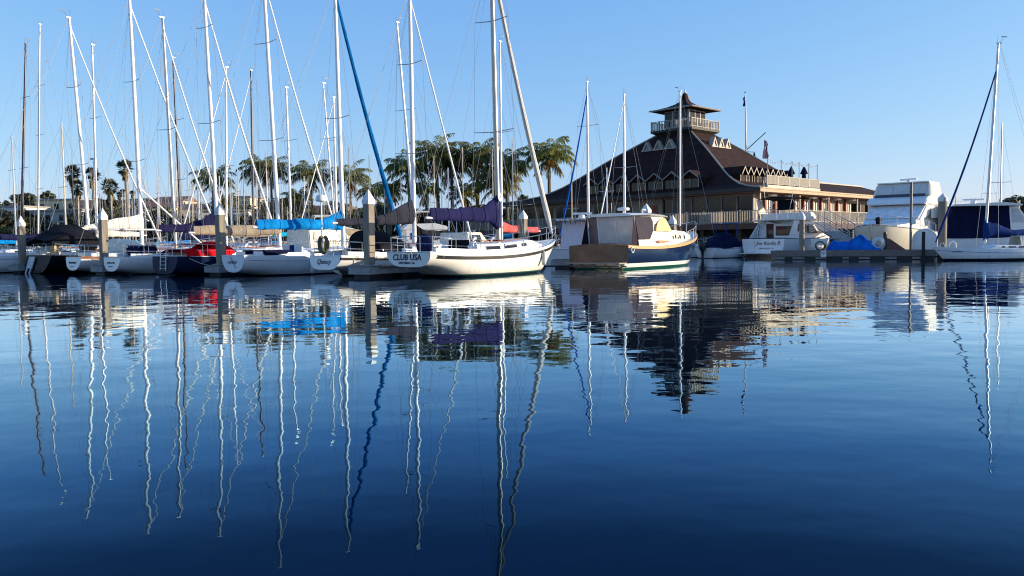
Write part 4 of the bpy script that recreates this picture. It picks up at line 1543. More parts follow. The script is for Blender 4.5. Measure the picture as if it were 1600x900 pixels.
# arched white board with a dark post before it
p = on_dock(1445, .9)
ab = thing('arched_board', 'white board with a rounded top standing on the dock end', 'board', p, RD)
mb = MB()
arc = [(-.7, 0), (.7, 0)] + [(.7 * math.cos(a), .62 + .7 * math.sin(a)) for a in [PI * k / 18 for k in range(19)]]
mb.prism(arc, lambda u, v, w: (u, w, v), -.04, .04)
mb.build('panel', WHITE2, ab)
mb = MB()
arc2 = [(.7 * math.cos(a), .62 + .7 * math.sin(a)) for a in [PI * k / 18 for k in range(19)]]
mb.tube([(.7, 0, 0)] + [(u, 0, v) for u, v in arc2] + [(-.7, 0, 0)], .06, 8)
mb.build('rim', WHITE, ab, True)
p = on_dock(1443, -.14)
ps = MB().box((0, 0, .75), (.2, .2, 2.1)).build('dock_post', mat('tarred_timber', (.02, .018, .018), .8), None, bevel=.02)
ps.location = (p.x, p.y, 0)
ps.rotation_euler = (0, 0, RD)
tag(ps, 'black timber post in front of the arched white board', 'post')

# gangway from the club deck down to the dock
GA, GB = W(1276, 346, 72), Vector((gx(1342, 60), 60, .8))
GA = Vector((GA.x, 72, 2.9))
gv = GB - GA
gl = math.hypot(gv.x, gv.y)
gw = thing('gangway', 'sloping metal gangway with barred railings from the club deck', 'gangway', GA, math.atan2(gv.y, gv.x))
sl = gv.z / gl
mb = MB()
mb.loft([[(x, -.7, x * sl), (x, .7, x * sl), (x, .7, x * sl - .15), (x, -.7, x * sl - .15)] for x in (0, gl)], True, True)
mb.build('ramp', GREYP, gw)
for sd in (1, -1):
    mb = MB()
    for k in range(6):
        z = .15 + .2 * k
        mb.tube([(0, sd * .68, z), (gl, sd * .68, gl * sl + z)], .02 if k < 5 else .035, 5)
    for k in range(8):
        x = gl * k / 7
        mb.tube([(x, sd * .68, x * sl - .1), (x, sd * .68, x * sl + 1.16)], .03, 5)
    mb.build('railing', mat('pale_rail_metal', (.5, .47, .43), .5), gw)


# ---- mooring lines and fenders on the near row
def world(o, p):
    return Vector(o.location) + Matrix.Rotation(o.rotation_euler.z, 3, 'Z') @ Vector(p)


def mooring(label, boat, p, q):
    """q = end point in the boat's own frame, on the dock"""
    a, b = world(boat, p), world(boat, q)
    pts = [a.lerp(b, k / 8) - Vector((0, 0, .22 * math.sin(PI * k / 8))) for k in range(9)]
    o = MB().tube([p_ - a for p_ in pts], .016, 6).build('mooring_line', ROPE, None, True)
    o.location = a
    return tag(o, label, 'rope', 'mooring lines of the near row')


mooring('mooring line from the stern of the CLUB USA yacht to the dock on its left', clubusa, (.3, 1.15, 1.05), (1.6, 2.1, .5))
mooring('mooring line from the charcoal covered yacht to the dock beside the tallest piling', quin, (.4, -.95, .93), (1.9, -2.1, .5))
mooring('mooring line from the blue covered yacht to the dock on its left', lange, (.3, .9, .97), (1.7, 2.0, .5))
mooring('mooring line from the navy hulled yacht down to the dock on its right', navy, (.4, -1.1, .95), (2.0, -2.2, .5))
mooring('mooring line from the white yacht with navy cover to the dock on its left', nauka, (.3, .85, .9), (1.8, 1.9, .5))
mooring('mooring line from the yacht with the teak rail to the dock on its right', teak, (.4, -.9, .92), (1.9, -2.0, .5))
mooring('mooring line from the black yacht to the dock on its left', blk, (.4, 1.4, 1.0), (2.0, 2.4, .5))


def fender(label, boat, t, H, m):
    p = H.side(t, H.zs(t) - .5, .13)
    w_ = world(boat, p)
    r = thing('fender', label, 'fender', w_, boat.rotation_euler.z, 'fenders hung over the hulls')
    MB().lathe([(.02, -.33), (.09, -.28), (.115, -.18), (.115, .18), (.09, .28), (.02, .33)], (0, 0, 0), 12).build('fender_body', mat('fender_vinyl', (.6, .6, .6), .4), r, True)
    MB().tube([(0, 0, .3), (0, .12, .85)], .01, 5).build('lanyard', ROPE, r)
    return r


fender('white fender hung over the side of the CLUB USA yacht near its bow', clubusa, .72, HULLS['club'], 0)
fender('white fender hung over the side of the blue covered yacht', lange, .3, HULLS['lange'], 0)
fender('white fender hung over the side of the charcoal covered yacht', quin, .16, HULLS['quin'], 0)
fender('white fender hung over the white hull with side lettering', nauka, .17, HULLS['nauka'], 0)
fender('white fender hung over the dark side of the black yacht', blk, .22, HULLS['blk'], 0)


# ------------------------------------------------------------------ clubhouse
def brickwave(name, c1, c2, sc, axis='Z', rough=.85):
    """courses of shingles / boards with per-course shade and a bump step"""
    m, nt, b = _nt(name)
    v = objco(nt)
    w = N(nt, 'ShaderNodeTexWave', wave_type='BANDS', bands_direction=axis, wave_profile='SAW')
    nt.links.new(v, w.inputs['Vector'])
    setin(w, Scale=sc, Distortion=.6, Detail=2)
    w.inputs['Detail Scale'].default_value = 3
    f = ramp(nt, noise(nt, v, 1.3, 5, .65), .3, .72)
    c = mix(nt, f, c1, c2)
    nt.links.new(c, b.inputs['Base Color'])
    setin(b, Roughness=rough)
    b.inputs['Specular IOR Level'].default_value = .15
    bump(nt, b, w.outputs['Fac'], .03)
    MATS[name] = m
    return m


SHINGLE = brickwave('brown_shingles', (.010, .006, .007), (.042, .017, .012), 2.2)
LAPBOARD = brickwave('pale_boards', (.42, .37, .3), (.52, .47, .4), 3.0)
REDWOOD = mat('redwood', (.26, .05, .02), .6, var=.4, stretch=(6, 6, 1))
BEIGE = mat('beige_plaster', (.25, .21, .165), .8, var=.12)
TRIM = mat('pale_trim', (.34, .29, .23), .6, var=.12)
GOLDTRIM = mat('ochre_fascia', (.3, .2, .095), .6, var=.15)
DARKW = mat('dark_timber', (.03, .024, .02), .7, var=.3)
WINF = mat('window_frame_grey', (.16, .15, .14), .5, var=.1)
CURT = mat('white_curtain', (.74, .7, .64), .8, var=.15, vs=5, stretch=(4, 4, .3))
RAILW = mat('rail_beige', (.3, .265, .215), .6, var=.15)
CG = math.atan2(.69, .72)
CGLASS = mat('club_glass', (.012, .014, .016), .08, var=.4, spec=.3)
CO = Vector((23.6, 78, 0))
club = thing('clubhouse', 'dark shingled yacht clubhouse with a flared hip roof and a lookout tower', 'clubhouse', CO, CG)
cu_ = Vector((math.cos(CG), math.sin(CG), 0))
cv_ = Vector((-math.sin(CG), math.cos(CG), 0))
QX, QY, HX, HY = 10.85, 15.8, 10.85, 15.8
ZP = [(0, 6.4), (.08, 6.5), (.16, 6.7), (.25, 7.0), (.33, 7.45), (.42, 8.15), (.633, 10.4), (.743, 11.55), (1, 14.0)]
HYF = 20.2     # the far side of the roof runs out wider


def rz(s):
    for (a, za), (b, zb) in zip(ZP, ZP[1:]):
        if s <= b:
            return lerp(za, zb, (s - a) / (b - a))
    return ZP[-1][1]


def rh(s):
    return lerp(HX, 2.0, s), lerp(HY, 2.0, s)


mb = MB()
ss = [k / 20 for k in range(21)]
for (sx, sy) in ((-1, 0), (1, 0), (0, -1), (0, 1)):
    def fn(u, v):
        s = ss[int(round(u * 20))]
        hx, hy = rh(s)
        w = v * 2 - 1
        hf = lerp(HYF, 2.0, s)
        yy = (hf if sy > 0 else -hy) if sy else (w * hf if w > 0 else w * hy)
        return (QX + (sx * hx if sx else w * hx), QY + yy, rz(s))
    mb.grid(fn, 20, 2)
roof = mb.build('main_roof', SHINGLE, club)
mb = MB()
for sx, sy in ((-1, -1), (1, -1), (-1, 1)):
    mb.tube([(QX + sx * rh(s)[0], QY + (lerp(HYF, 2.0, s) if sy > 0 else -rh(s)[1]), rz(s) + .03) for s in ss], .1, 6)
mb.build('hip_trim', TRIM, roof, True)
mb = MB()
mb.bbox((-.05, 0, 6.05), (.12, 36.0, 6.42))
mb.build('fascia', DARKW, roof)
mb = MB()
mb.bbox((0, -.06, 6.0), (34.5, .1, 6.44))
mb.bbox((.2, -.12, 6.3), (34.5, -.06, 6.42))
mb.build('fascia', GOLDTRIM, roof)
mb = MB()
mb.bbox((.12, .1, 5.95), (21.7, 35.9, 6.03))
mb.bbox((21.7, .1, 5.95), (34.4, 10, 6.03))
mb.build('soffit', mat('soffit_timber', (.2, .08, .04), .7, var=.3), roof)
# small triangular roof vents
def tri_vent(p, along, out, w, h):
    mb = MB()
    p, a, o = Vector(p), Vector(along), Vector(out)
    q = [p - a * w / 2, p + a * w / 2, p + Vector((0, 0, h))]
    i = [p - a * w * .3 + Vector((0, 0, .1 * h)), p + a * w * .3 + Vector((0, 0, .1 * h)), p + Vector((0, 0, h * .72))]
    for (j, k) in ((0, 1), (1, 2), (2, 0)):
        mb.loft([[q[j], q[k], i[k], i[j]], [x - o * .55 for x in (q[j], q[k], i[k], i[j])]], True, True)
    v = mb.build('roof_vent', TRIM, roof)
    m2 = MB()
    m2.loft([[x - o * .1 for x in i], [x - o * .2 for x in i]], True, True)
    m2.build('louvre', WINF, v)
for k in range(3):
    s = .8
    tri_vent((QX - rh(s)[0] - .5, 15.0 + 1.6 * k, rz(s) - .3), (0, 1, 0), (-1, 0, 0), 1.5, 1.15)
    tri_vent((9.0 + 1.35 * k, QY - rh(s)[1] - .5, rz(s) - .3), (1, 0, 0), (0, -1, 0), 1.25, 1.15)
# zigzag dormer rows
def dormer(o, along, out, w, zb, zw, zp, depth):
    o, a, n = Vector(o), Vector(along), Vector(out)
    Z = lambda z: Vector((0, 0, z))
    mb = MB()
    f = [o + Z(zb), o + a * w + Z(zb), o + a * w + Z(zw), o + a * w / 2 + Z(zp), o + Z(zw)]
    mb.loft([f, [p - n * depth for p in f]], True, True)
    d = mb.build('dormer', SHINGLE, club)
    mb = MB()
    for q0, q1 in ((o + Z(zw), o + a * w / 2 + Z(zp)), (o + a * w / 2 + Z(zp), o + a * w + Z(zw))):
        e = n * .25
        mb.loft([[q0 + e, q1 + e, q1 + e + Z(.13), q0 + e + Z(.13)], [q0 - n * depth, q1 - n * depth, q1 - n * depth + Z(.13), q0 - n * depth + Z(.13)]], True, True)
    mb.build('dormer_roof', SHINGLE, d)
    mb = MB()
    for q0, q1 in ((o + Z(zw), o + a * w / 2 + Z(zp)), (o + a * w / 2 + Z(zp), o + a * w + Z(zw))):
        e = n * .26
        mb.loft([[q0 + e - Z(.05), q1 + e - Z(.05), q1 + e + Z(.12), q0 + e + Z(.12)], [p + n * .04 for p in (q0 + e - Z(.05), q1 + e - Z(.05), q1 + e + Z(.12), q0 + e + Z(.12))]], True, True)
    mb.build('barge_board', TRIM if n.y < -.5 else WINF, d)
    for k in range(2):
        lo, hi = (.08 + .46 * k) * w, (.46 + .46 * k) * w
        mb = MB()
        q = [o + a * lo + Z(zb + .18), o + a * hi + Z(zb + .18), o + a * hi + Z(zw - .05), o + a * lo + Z(zw - .05)]
        mb.loft([[p + n * .012 for p in q], [p + n * .03 for p in q]], True, True)
        wn = mb.build('window', CGLASS, d)
        mb = MB()
        mb.loft([[p + n * .012 for p in (q[0] - a * .06, q[0] + a * .02, q[3] + a * .02, q[3] - a * .06)], [p + n * .06 for p in (q[0] - a * .06, q[0] + a * .02, q[3] + a * .02, q[3] - a * .06)]], True, True)
        mb.build('frame', TRIM, wn)
for k in range(7):
    dormer((1.5, 7.6 + 2.24 * k, 0), (0, 1, 0), (-1, 0, 0), 2.2, 6.72, 7.85, 8.6, 3.5)
for k in range(9):
    dormer((4.0 + 1.13 * k, 4.5, 0), (1, 0, 0), (0, -1, 0), 1.11, 7.2, 8.1, 8.85, 2.6)

# walls of the ground floor
ZD, ZW = 2.95, 6.0
mb = MB()
mb.bbox((1.65, 12.4, ZD), (1.9, 34.8, ZW))
mb.bbox((1.75, 1.6, ZD), (1.95, 12.3, ZD + .25))
mb.bbox((1.75, 1.6, ZW - .22), (1.95, 12.3, ZW))
mb.bbox((2.2, 1.9, ZD), (34.2, 2.1, ZD + .35))
mb.bbox((2.2, 1.9, ZW - .5), (34.2, 2.1, ZW))
mb.bbox((24.5, 1.75, ZD), (34.4, 1.95, ZD + 1.0))
mb.bbox((34.2, 1.9, ZD), (34.4, 12, ZW))
mb.bbox((4, 14, ZD), (21, 34, ZW))
mb.build('wall', BEIGE, club)
# left face: large dark panes with timber mullions
for k in range(6):
    y0 = 1.7 + 1.76 * k
    wn = MB().bbox((1.82, y0 + .1, ZD + .26), (1.86, y0 + 1.7, ZW - .23)).build('window', CGLASS, club)
    MB().bbox((1.7, y0 - .06, ZD + .25), (1.94, y0 + .07, ZW - .22)).build('mullion', WINF, wn)
MB().bbox((1.62, 13.0, ZD + .02), (1.66, 14.1, ZD + 2.3)).build('door', REDWOOD, club)
for y0 in (16.5, 19.5, 22.5, 25.5, 28.5, 31.5):
    wn = MB().bbox((1.61, y0, ZD + .5), (1.65, y0 + 2.4, ZW - .4)).build('window', CGLASS, club)
    MB().bbox((1.58, y0 + 1.15, ZD + .5), (1.61, y0 + 1.25, ZW - .4)).build('mullion', WINF, wn)
# right face: redwood columns with white curtained panes between
nb = 11
for k in range(nb):
    x0 = 2.2 + 2.03 * k
    MB().bbox((x0 - .12, 1.7, ZD), (x0 + .12, 2.15, ZW)).build('column', REDWOOD, club)
    wn = MB().bbox((x0 + .14, 2.0, ZD + .36), (x0 + 1.9, 2.04, ZW - .51)).build('window', CURT if k not in (2,) else CGLASS, club)
    mb = MB()
    for j in range(1, 4):
        mb.bbox((x0 + .12 + .455 * j - .035, 1.93, ZD + .36), (x0 + .12 + .455 * j + .035, 1.995, ZW - .51))
    mb.bbox((x0 + .14, 1.94, ZD + 1.2), (x0 + 1.9, 1.99, ZD + 1.28))
    mb.build('mullion', mat('mullion_brown', (.2, .14, .1), .6), wn)
for x0 in (25.2, 28.4, 31.4):
    wn = MB().bbox((x0, 1.72, ZD + 1.05), (x0 + 2.4, 1.76, ZW - .55)).build('window', CGLASS, club)
    MB().bbox((x0 + 1.0, 1.68, ZD + 1.05), (x0 + 1.1, 1.72, ZW - .55)).build('mullion', WINF, wn)
for x0 in (4, 7.2, 12.6, 15.6, 18.4, 22.4):
    MB().bbox((x0, .9, 5.72), (x0 + 1.0, 1.3, 5.9)).build('eave_lamp', WHITE2, club)
for x0 in (.6, 8.5, 15, 22.2, 29):
    MB().bbox((x0, .3, ZD), (x0 + .14, .44, 5.98)).build('post', TRIM, club)
# low wing roof
mb = MB()
mb.loft([[(13.0, .1, 6.42), (13.0, 5.0, 7.95), (13.0, 6.6, 7.95), (13.0, 11, 6.42)], [(34.5, .1, 6.42), (34.5, 5.0, 7.95), (34.5, 6.6, 7.95), (34.5, 11, 6.42)]], True, True)
wr = mb.build('wing_roof', SHINGLE, club)
mb = MB()
mb.bbox((18.0, 4.9, 7.98), (34.5, 5.2, 8.12))
mb.bbox((30.0, 1.2, 6.95), (34.6, 1.5, 7.1))
mb.build('ridge_trim', TRIM, wr)
# roof terrace
MB().bbox((1.9, .25, 6.45), (12.9, 2.55, 6.72)).build('terrace_parapet', mat('cream_board', (.45, .39, .3), .6, var=.1), club)
def railing(name, pts, h, m, parent, step=.14, post=1.8, rr=.016):
    mb = MB()
    for a, b in zip(pts, pts[1:]):
        a, b = Vector(a), Vector(b)
        L = (b - a).length
        d = (b - a) / L
        ang = math.atan2(d.y, d.x)
        Rm = Matrix.Rotation(ang, 3, 'Z')
        mb.box((a + b) / 2 + Vector((0, 0, h)), (L, .09, .06), Rm)
        mb.box((a + b) / 2 + Vector((0, 0, .12)), (L, .06, .05), Rm)
        n = int(L / step)
        for k in range(n + 1):
            mb.box(a + d * (L * k / n) + Vector((0, 0, h / 2 + .04)), (rr * 2, rr * 2, h - .16), Rm)
        n = max(1, int(L / post))
        for k in range(n + 1):
            mb.box(a + d * (L * k / n) + Vector((0, 0, h / 2 + .04)), (.1, .1, h + .08), Rm)
    return mb.build(name, m, parent)
railing('terrace_railing', [(1.95, .38, 6.72), (12.85, .38, 6.72), (12.85, 2.5, 6.72)], .92, RAILW, club, .16, 1.9, .045)
# lookout tower
mb = MB()
mb.bbox((QX - 2.85, QY - 2.85, 14.0), (QX + 2.85, QY + 2.85, 14.25))
mb.loft([[(QX - a, QY - a, z), (QX + a, QY - a, z), (QX + a, QY + a, z), (QX - a, QY + a, z)] for a, z in ((1.9, 13.5), (2.8, 13.98))], True, True)
mb.build('balcony', DARKW, club)
e = 2.78
railing('balcony_railing', [(QX - e, QY + e, 14.25), (QX - e, QY - e, 14.25), (QX + e, QY - e, 14.25), (QX + e, QY + e, 14.25), (QX - e, QY + e, 14.25)], 1.0, RAILW, club, .2, 1.1, .022)
t = 1.68
MB().bbox((QX - t, QY - t, 14.25), (QX + t, QY + t, 16.45)).build('tower_wall', BEIGE, club)
for k in range(3):
    y0 = QY - t + .12 + 1.08 * k
    wn = MB().bbox((QX - t - .04, y0, 14.7), (QX - t - .01, y0 + .98, 16.3)).build('window', GLASS2, club)
    MB().bbox((QX - t - .06, y0 - .07, 14.3), (QX - t - .01, y0 - .005, 16.4)).build('frame', CONCW, wn)
    x0 = QX - t + .12 + 1.08 * k
    wn = MB().bbox((x0, QY - t - .04, 14.7), (x0 + .98, QY - t - .01, 16.3)).build('window', GLASS2, club)
    MB().bbox((x0 - .07, QY - t - .06, 14.3), (x0 - .005, QY - t - .01, 16.4)).build('frame', CONCW, wn)
mb = MB()
prf = [(2.95, 16.45), (2.95, 16.56), (2.2, 16.74), (1.5, 17.02), (.9, 17.3), (.5, 17.6), (.32, 17.95), (.18, 18.6)]
def sqr(a, z):
    return [(QX + a * sx * (1.0 if i % 2 == 0 else .985), QY + a * sy * (1.0 if i % 2 == 0 else .985), z + (.06 if i % 2 == 0 and a > 2 else 0)) for i, (sx, sy) in enumerate(((-1, -1), (0, -1), (1, -1), (1, 0), (1, 1), (0, 1), (-1, 1), (-1, 0)))]
mb.loft([sqr(a, z) for a, z in prf], True, True)
tr_ = mb.build('tower_roof', SHINGLE, club)
mb = MB()
for a, b in (((-1, -1), (1, -1)), ((-1, -1), (-1, 1)), ((1, -1), (1, 1))):
    mb.tube([(QX + 2.96 * a[0], QY + 2.96 * a[1], 16.55), (QX + 2.96 * b[0], QY + 2.96 * b[1], 16.55)], .09, 4)
mb.build('eave_trim', TRIM, tr_)
mb = MB()
mb.bbox((QX + .3, QY - .2, 17.6), (QX + .75, QY + .25, 18.3))
mb.build('chimney', BEIGE, tr_)
mb = MB()
mb.lathe([(.16, 18.6), (.2, 18.7), (.1, 18.85), (.05, 19.0), (.03, 19.3)], (QX, QY, 0), 10)
mb.build('finial', CONCW, tr_)

# club deck on the waterfront
deck = thing('waterfront_deck', 'timber deck with balustrade around the clubhouse', 'deck', CO, CG)
d = 4.3
mb = MB()
mb.bbox((-d, -d, 2.62), (2.0, 39, 2.93))
mb.bbox((2.0, -d, 2.62), (36, 2.0, 2.93))
mb.build('floor', WOODD, deck)
mb = MB()
mb.bbox((-d - .06, -d - .06, 2.4), (-d, 39, 2.9))
mb.bbox((-d, -d - .06, 2.4), (36, -d, 2.9))
mb.build('edge_board', mat('deck_edge_brown', (.1, .05, .035), .8, var=.3), deck)
railing('railing', [(-d + .1, 38, 2.93), (-d + .1, -d + .1, 2.93), (20, -d + .1, 2.93)], 1.12, RAILW, deck, .17, 1.9, .024)
railing('railing', [(23, -d + .1, 2.93), (35, -d + .1, 2.93)], 1.12, REDWOOD, deck, .2, 1.9, .024)
for k in range(9):
    MB().bbox((-d + .3, -d + .3 + 3.8 * k, -2), (-d + .65, -d + .65 + 3.8 * k, 2.62)).build('support_pile', DARKW, deck)
    if k:
        MB().bbox((-d + .3 + 3.8 * k, -d + .3, -2), (-d + .65 + 3.8 * k, -d + .65, 2.62)).build('support_pile', DARKW, deck)
MB().bbox((-1.2, -1.2, -1), (36, 39, 2.6)).build('bank_wall', mat('dark_bank', (.05, .045, .04), .9, var=.5, bmp=.05, bs_=3), deck)
# pale notice panel behind the balustrade
p = CO + cu_ * (-3.6) + cv_ * 3.2
pp = thing('deck_panel', 'pale slatted screen behind the clubhouse balustrade', 'screen', (p.x, p.y, 2.93), CG + PI / 2)
MB().box((0, 0, .55), (2.3, .06, 1.1)).build('screen', LAPBOARD, pp)

# closed umbrellas on the roof terrace
for px, lab in ((1236, 'closed navy umbrella on the roof terrace, next to the zigzag dormers'), (1256, 'closed navy umbrella on the roof terrace, farther from the zigzag dormers')):
    q = W(px, 300, 87)
    u = thing('closed_umbrella', lab, 'umbrella', (q.x, q.y, 6.5), 0, 'closed umbrellas on the terrace')
    MB().tube([(0, 0, 0), (0, 0, 2.6)], .03, 6).build('pole', DARKW, u)
    MB().lathe([(.3, .75), (.26, 1.2), (.2, 1.75), (.42, 1.8), (.3, 2.1), (.1, 2.5), (.03, 2.62)], n=10).build('canopy', C_NAVY, u, True)
# string lights above the terrace
sl_ = thing('string_lights', 'string of small lamps on thin posts above the roof terrace', 'string lights', CO, CG)
xs = [2.3, 5.0, 7.2, 8.7, 10.8, 12.7]
for x in xs:
    MB().tube([(x, .5, 6.7), (x, .5, 9.3)], .04, 6).build('post', RAILW, sl_)
mb, mc = MB(), MB()
for a, b in zip(xs, xs[1:]):
    pts = [(lerp(a, b, k / 8), .5, 9.25 - .28 * math.sin(PI * k / 8)) for k in range(9)]
    mb.tube(pts, .012, 4)
    for p in pts[1:-1]:
        mc.lathe([(0, -.14), (.05, -.1), (.03, -.02), (0, 0)], p, 6)
mb.build('cable', WIREDARK, sl_)
mc.build('bulb', WHITE2, sl_)

# flagpole
q = W(1166, 250, 101)
fp = thing('flagpole', 'white yacht club flagpole with yard and raked gaff', 'flagpole', (q.x, q.y, 3.0), 0)
zt = W(1165, 146, 101).z - 3
zy = W(1167, 236, 101).z - 3
MB().tube([(0, 0, 0), (0, 0, zy), (-.15, 0, zt)], [.16, .13, .07], 8).build('pole', WHITE2, fp, True)
MB().lathe([(0, 0), (.12, .08), (.1, .2), (0, .24)], (-.15, 0, zt), 8).build('finial', GOLDTRIM, fp, True)
MB().tube([(-1.1, 0, zy), (1.1, 0, zy - .15)], .05, 6).build('yard', WHITE2, fp, True)
gz = W(1196, 207, 101).z - 3
MB().tube([(0, 0, zy + .1), (2.35, 0, gz)], .06, 6).build('gaff', DARKW, fp, True)


def flag(name, label, px, y0, y1, w, mats, fn):
    a, b = W(px, y0, 101), W(px, y1, 101)
    h = a.z - b.z
    mb = MB()
    n, m_ = 8, 14
    for i in range(n):
        for j in range(m_):
            q = []
            for di, dj in ((0, 0), (1, 0), (1, 1), (0, 1)):
                u, v = (i + di) / n, (j + dj) / m_
                q.append((w * (u * .55 + .1 * math.sin(5 * v + 3 * u)), .12 * math.sin(9 * u + 3 * v), -h * v - .25 * h * u * (1 - v)))
            mb.add(q, [(0, 1, 2, 3)], fn(i / n, j / m_))
    o = mb.build(name, mats, None, True)
    o.location = a
    return tag(o, label, 'flag')
FR = mat('flag_red', (.5, .02, .03), .8)
FW = mat('flag_white', (.75, .73, .7), .8)
FB = mat('flag_blue', (.02, .03, .15), .8)
flag('national_flag', 'limp striped flag hanging from the gaff of the flagpole', 1193, 217, 248, 1.0, [FR, FW, FB], lambda u, v: 2 if (v < .4 and u > .45) else int(u * 8) % 2)
flag('burgee', 'dark limp burgee at the top of the flagpole', 1164.5, 150, 166, -.5, [FB], lambda u, v: 0)
flag('pennant', 'small dark pennant hanging from the flagpole yard', 1177, 238, 246, .45, [FB], lambda u, v: 0)


# ------------------------------------------------------------------ land, hills
def landmat(name, c1, c2):
    m, nt, b = _nt(name)
    v = objco(nt)
    f = ramp(nt, noise(nt, v, .12, 6, .65), .35, .68)
    nt.links.new(mix(nt, f, c1, c2), b.inputs['Base Color'])
    setin(b, Roughness=.95)
    bump(nt, b, noise(nt, v, .8, 4), .3)
    return m


EARTH = landmat('dry_grass_earth', (.05, .06, .02), (.16, .13, .08))


def hill(x, y):
    h = 1.9 + 11.0 * sm((y - 165) / 110) * (.68 + .32 * math.sin(x * .021 + 1.1)) * sm((-x + 40) / 120)
    h += 1.2 * math.sin(x * .06) * sm((y - 165) / 60) * sm((-x + 40) / 100)
    return h


mb = MB()
mb.grid(lambda u, v: (lerp(-420, 700, u), lerp(150, 560, v), hill(lerp(-420, 700, u), lerp(150, 560, v))), 90, 40)
mb.grid(lambda u, v: (lerp(-420, 700, u), 150, lerp(-2, hill(lerp(-420, 700, u), 150), v)), 90, 1)
tag(mb.build('hillside', EARTH, None, True), kind='structure')
# the palm bank beside the clubhouse
mb = MB()
bank = [(-34, 151), (-27, 112), (-18, 108), (-2, 106), (6, 128), (6, 151)]
mb.loft([[(x, y, -2) for x, y in bank], [(x, y, 2.2) for x, y in bank]], True, True)
tag(mb.build('palm_bank_ground', EARTH), kind='structure')
# ground sheet to the horizon, below the water
mb = MB()
mb.grid(lambda u, v: (lerp(-4000, 4000, u), lerp(-400, 6000, v), -4), 4, 4)
tag(mb.build('ground', EARTH), kind='structure')


# unseen rest of the harbour's shore, added to keep low-sky reflections dark
mb = MB()
ring = [(-150, 190), (-165, 120), (-170, 30), (-165, -70), (-120, -150), (-20, -180), (90, -180), (180, -150), (240, -80)]
pts = []
for (a, b) in zip(ring, ring[1:]):
    for k in range(8):
        pts.append((lerp(a[0], b[0], k / 8), lerp(a[1], b[1], k / 8)))
def shore(u, v):
    i = min(len(pts) - 1, int(u * (len(pts) - 1) + .5))
    x, y = pts[i]
    r_ = math.hypot(x, y)
    top = (9 + 3 * math.sin(i * .7) + 2 * math.sin(i * 1.9)) * (.55 if x > 120 else 1)
    k = 1 + .5 * v
    z = -2 + (top + 2) * sm(v * 2.2) + 10 * max(0, v - .45)
    return (x * k, y * k, z)
mb.grid(shore, len(pts) - 1, 6)
tag(mb.build('unseen_shore_hills', landmat('wooded_shore', (.02, .028, .014), (.06, .06, .035)), None, True), kind='structure')


# ------------------------------------------------------------------ foliage
LEAF = leafmat('olive_leaves', (.045, .05, .016), (.115, .11, .035), (.16, .13, .045), .5)
LEAFD = leafmat('dark_leaves', (.028, .036, .016), (.07, .075, .028), None, .5)
LEAFG = leafmat('yellow_green_leaves', (.06, .06, .015), (.13, .12, .03), (.16, .12, .03), .5)
PALML = leafmat('palm_fronds', (.11, .135, .04), (.25, .26, .07), (.38, .28, .07), .35, .5)
PALMD = leafmat('dry_fronds', (.16, .12, .04), (.34, .22, .07), None, .5, .3)
FANL = leafmat('fan_fronds', (.02, .032, .018), (.055, .065, .03), None, .6, .2)
BARK = mat('palm_bark', (.16, .13, .1), .9, var=.4, stretch=(1, 1, 5), bmp=.03)
BARKD = mat('tree_bark', (.09, .065, .045), .9, var=.4)
FRUIT = mat('orange_fruit', (.6, .25, .02), .6)


def leafcloud(mb, rnd, c, r, n, size):
    c = Vector(c)
    for _ in range(n):
        d = Vector((rnd.gauss(0, 1), rnd.gauss(0, 1), rnd.gauss(0, 1))).normalized()
        k = rnd.random() ** .4
        p = c + Vector((d.x * r[0], d.y * r[1], d.z * r[2])) * k
        a = Vector((rnd.gauss(0, 1), rnd.gauss(0, 1), rnd.gauss(0, .7))).normalized()
        b = a.cross(d + Vector((.01, .02, .03))).normalized()
        s = size * rnd.uniform(.6, 1.3)
        mb.add([p + a * s, p + b * s * .55, p - a * s, p - b * s * .55], [(0, 1, 2, 3)])


def make_tree(name, seed, lm, w=3.0, h=6.0, clumps=14, per=210, tall=1.0, size=.26):
    rnd = R(seed)
    t = bpy.data.objects.new(name, None)
    COL.objects.link(t)
    mb = MB()
    tp = (rnd.uniform(-.3, .3), rnd.uniform(-.3, .3), h * .5)
    mb.tube([(0, 0, -.6), (0, 0, h * .2), tp], [.32, .24, .14], 7)
    cl = []
    for k in range(clumps):
        a = rnd.uniform(0, 2 * PI)
        q = rnd.random() ** .6
        c = Vector((math.cos(a) * w * q * .75, math.sin(a) * w * q * .75, h * rnd.uniform(.32, .9) * (1 - .18 * q)))
        cl.append(c)
        if k % 2 == 0:
            mb.tube([tp, Vector(tp).lerp(c, .6) + Vector((0, 0, .2)), c], [.11, .07, .03], 5)
    mb.build('trunk', BARKD, t, True)
    mb = MB()
    for c in cl:
        r = w * rnd.uniform(.28, .5)
        leafcloud(mb, rnd, c, (r, r, r * .72 * tall), per, size)
    mb.build('crown', lm, t, recalc=False)
    return t


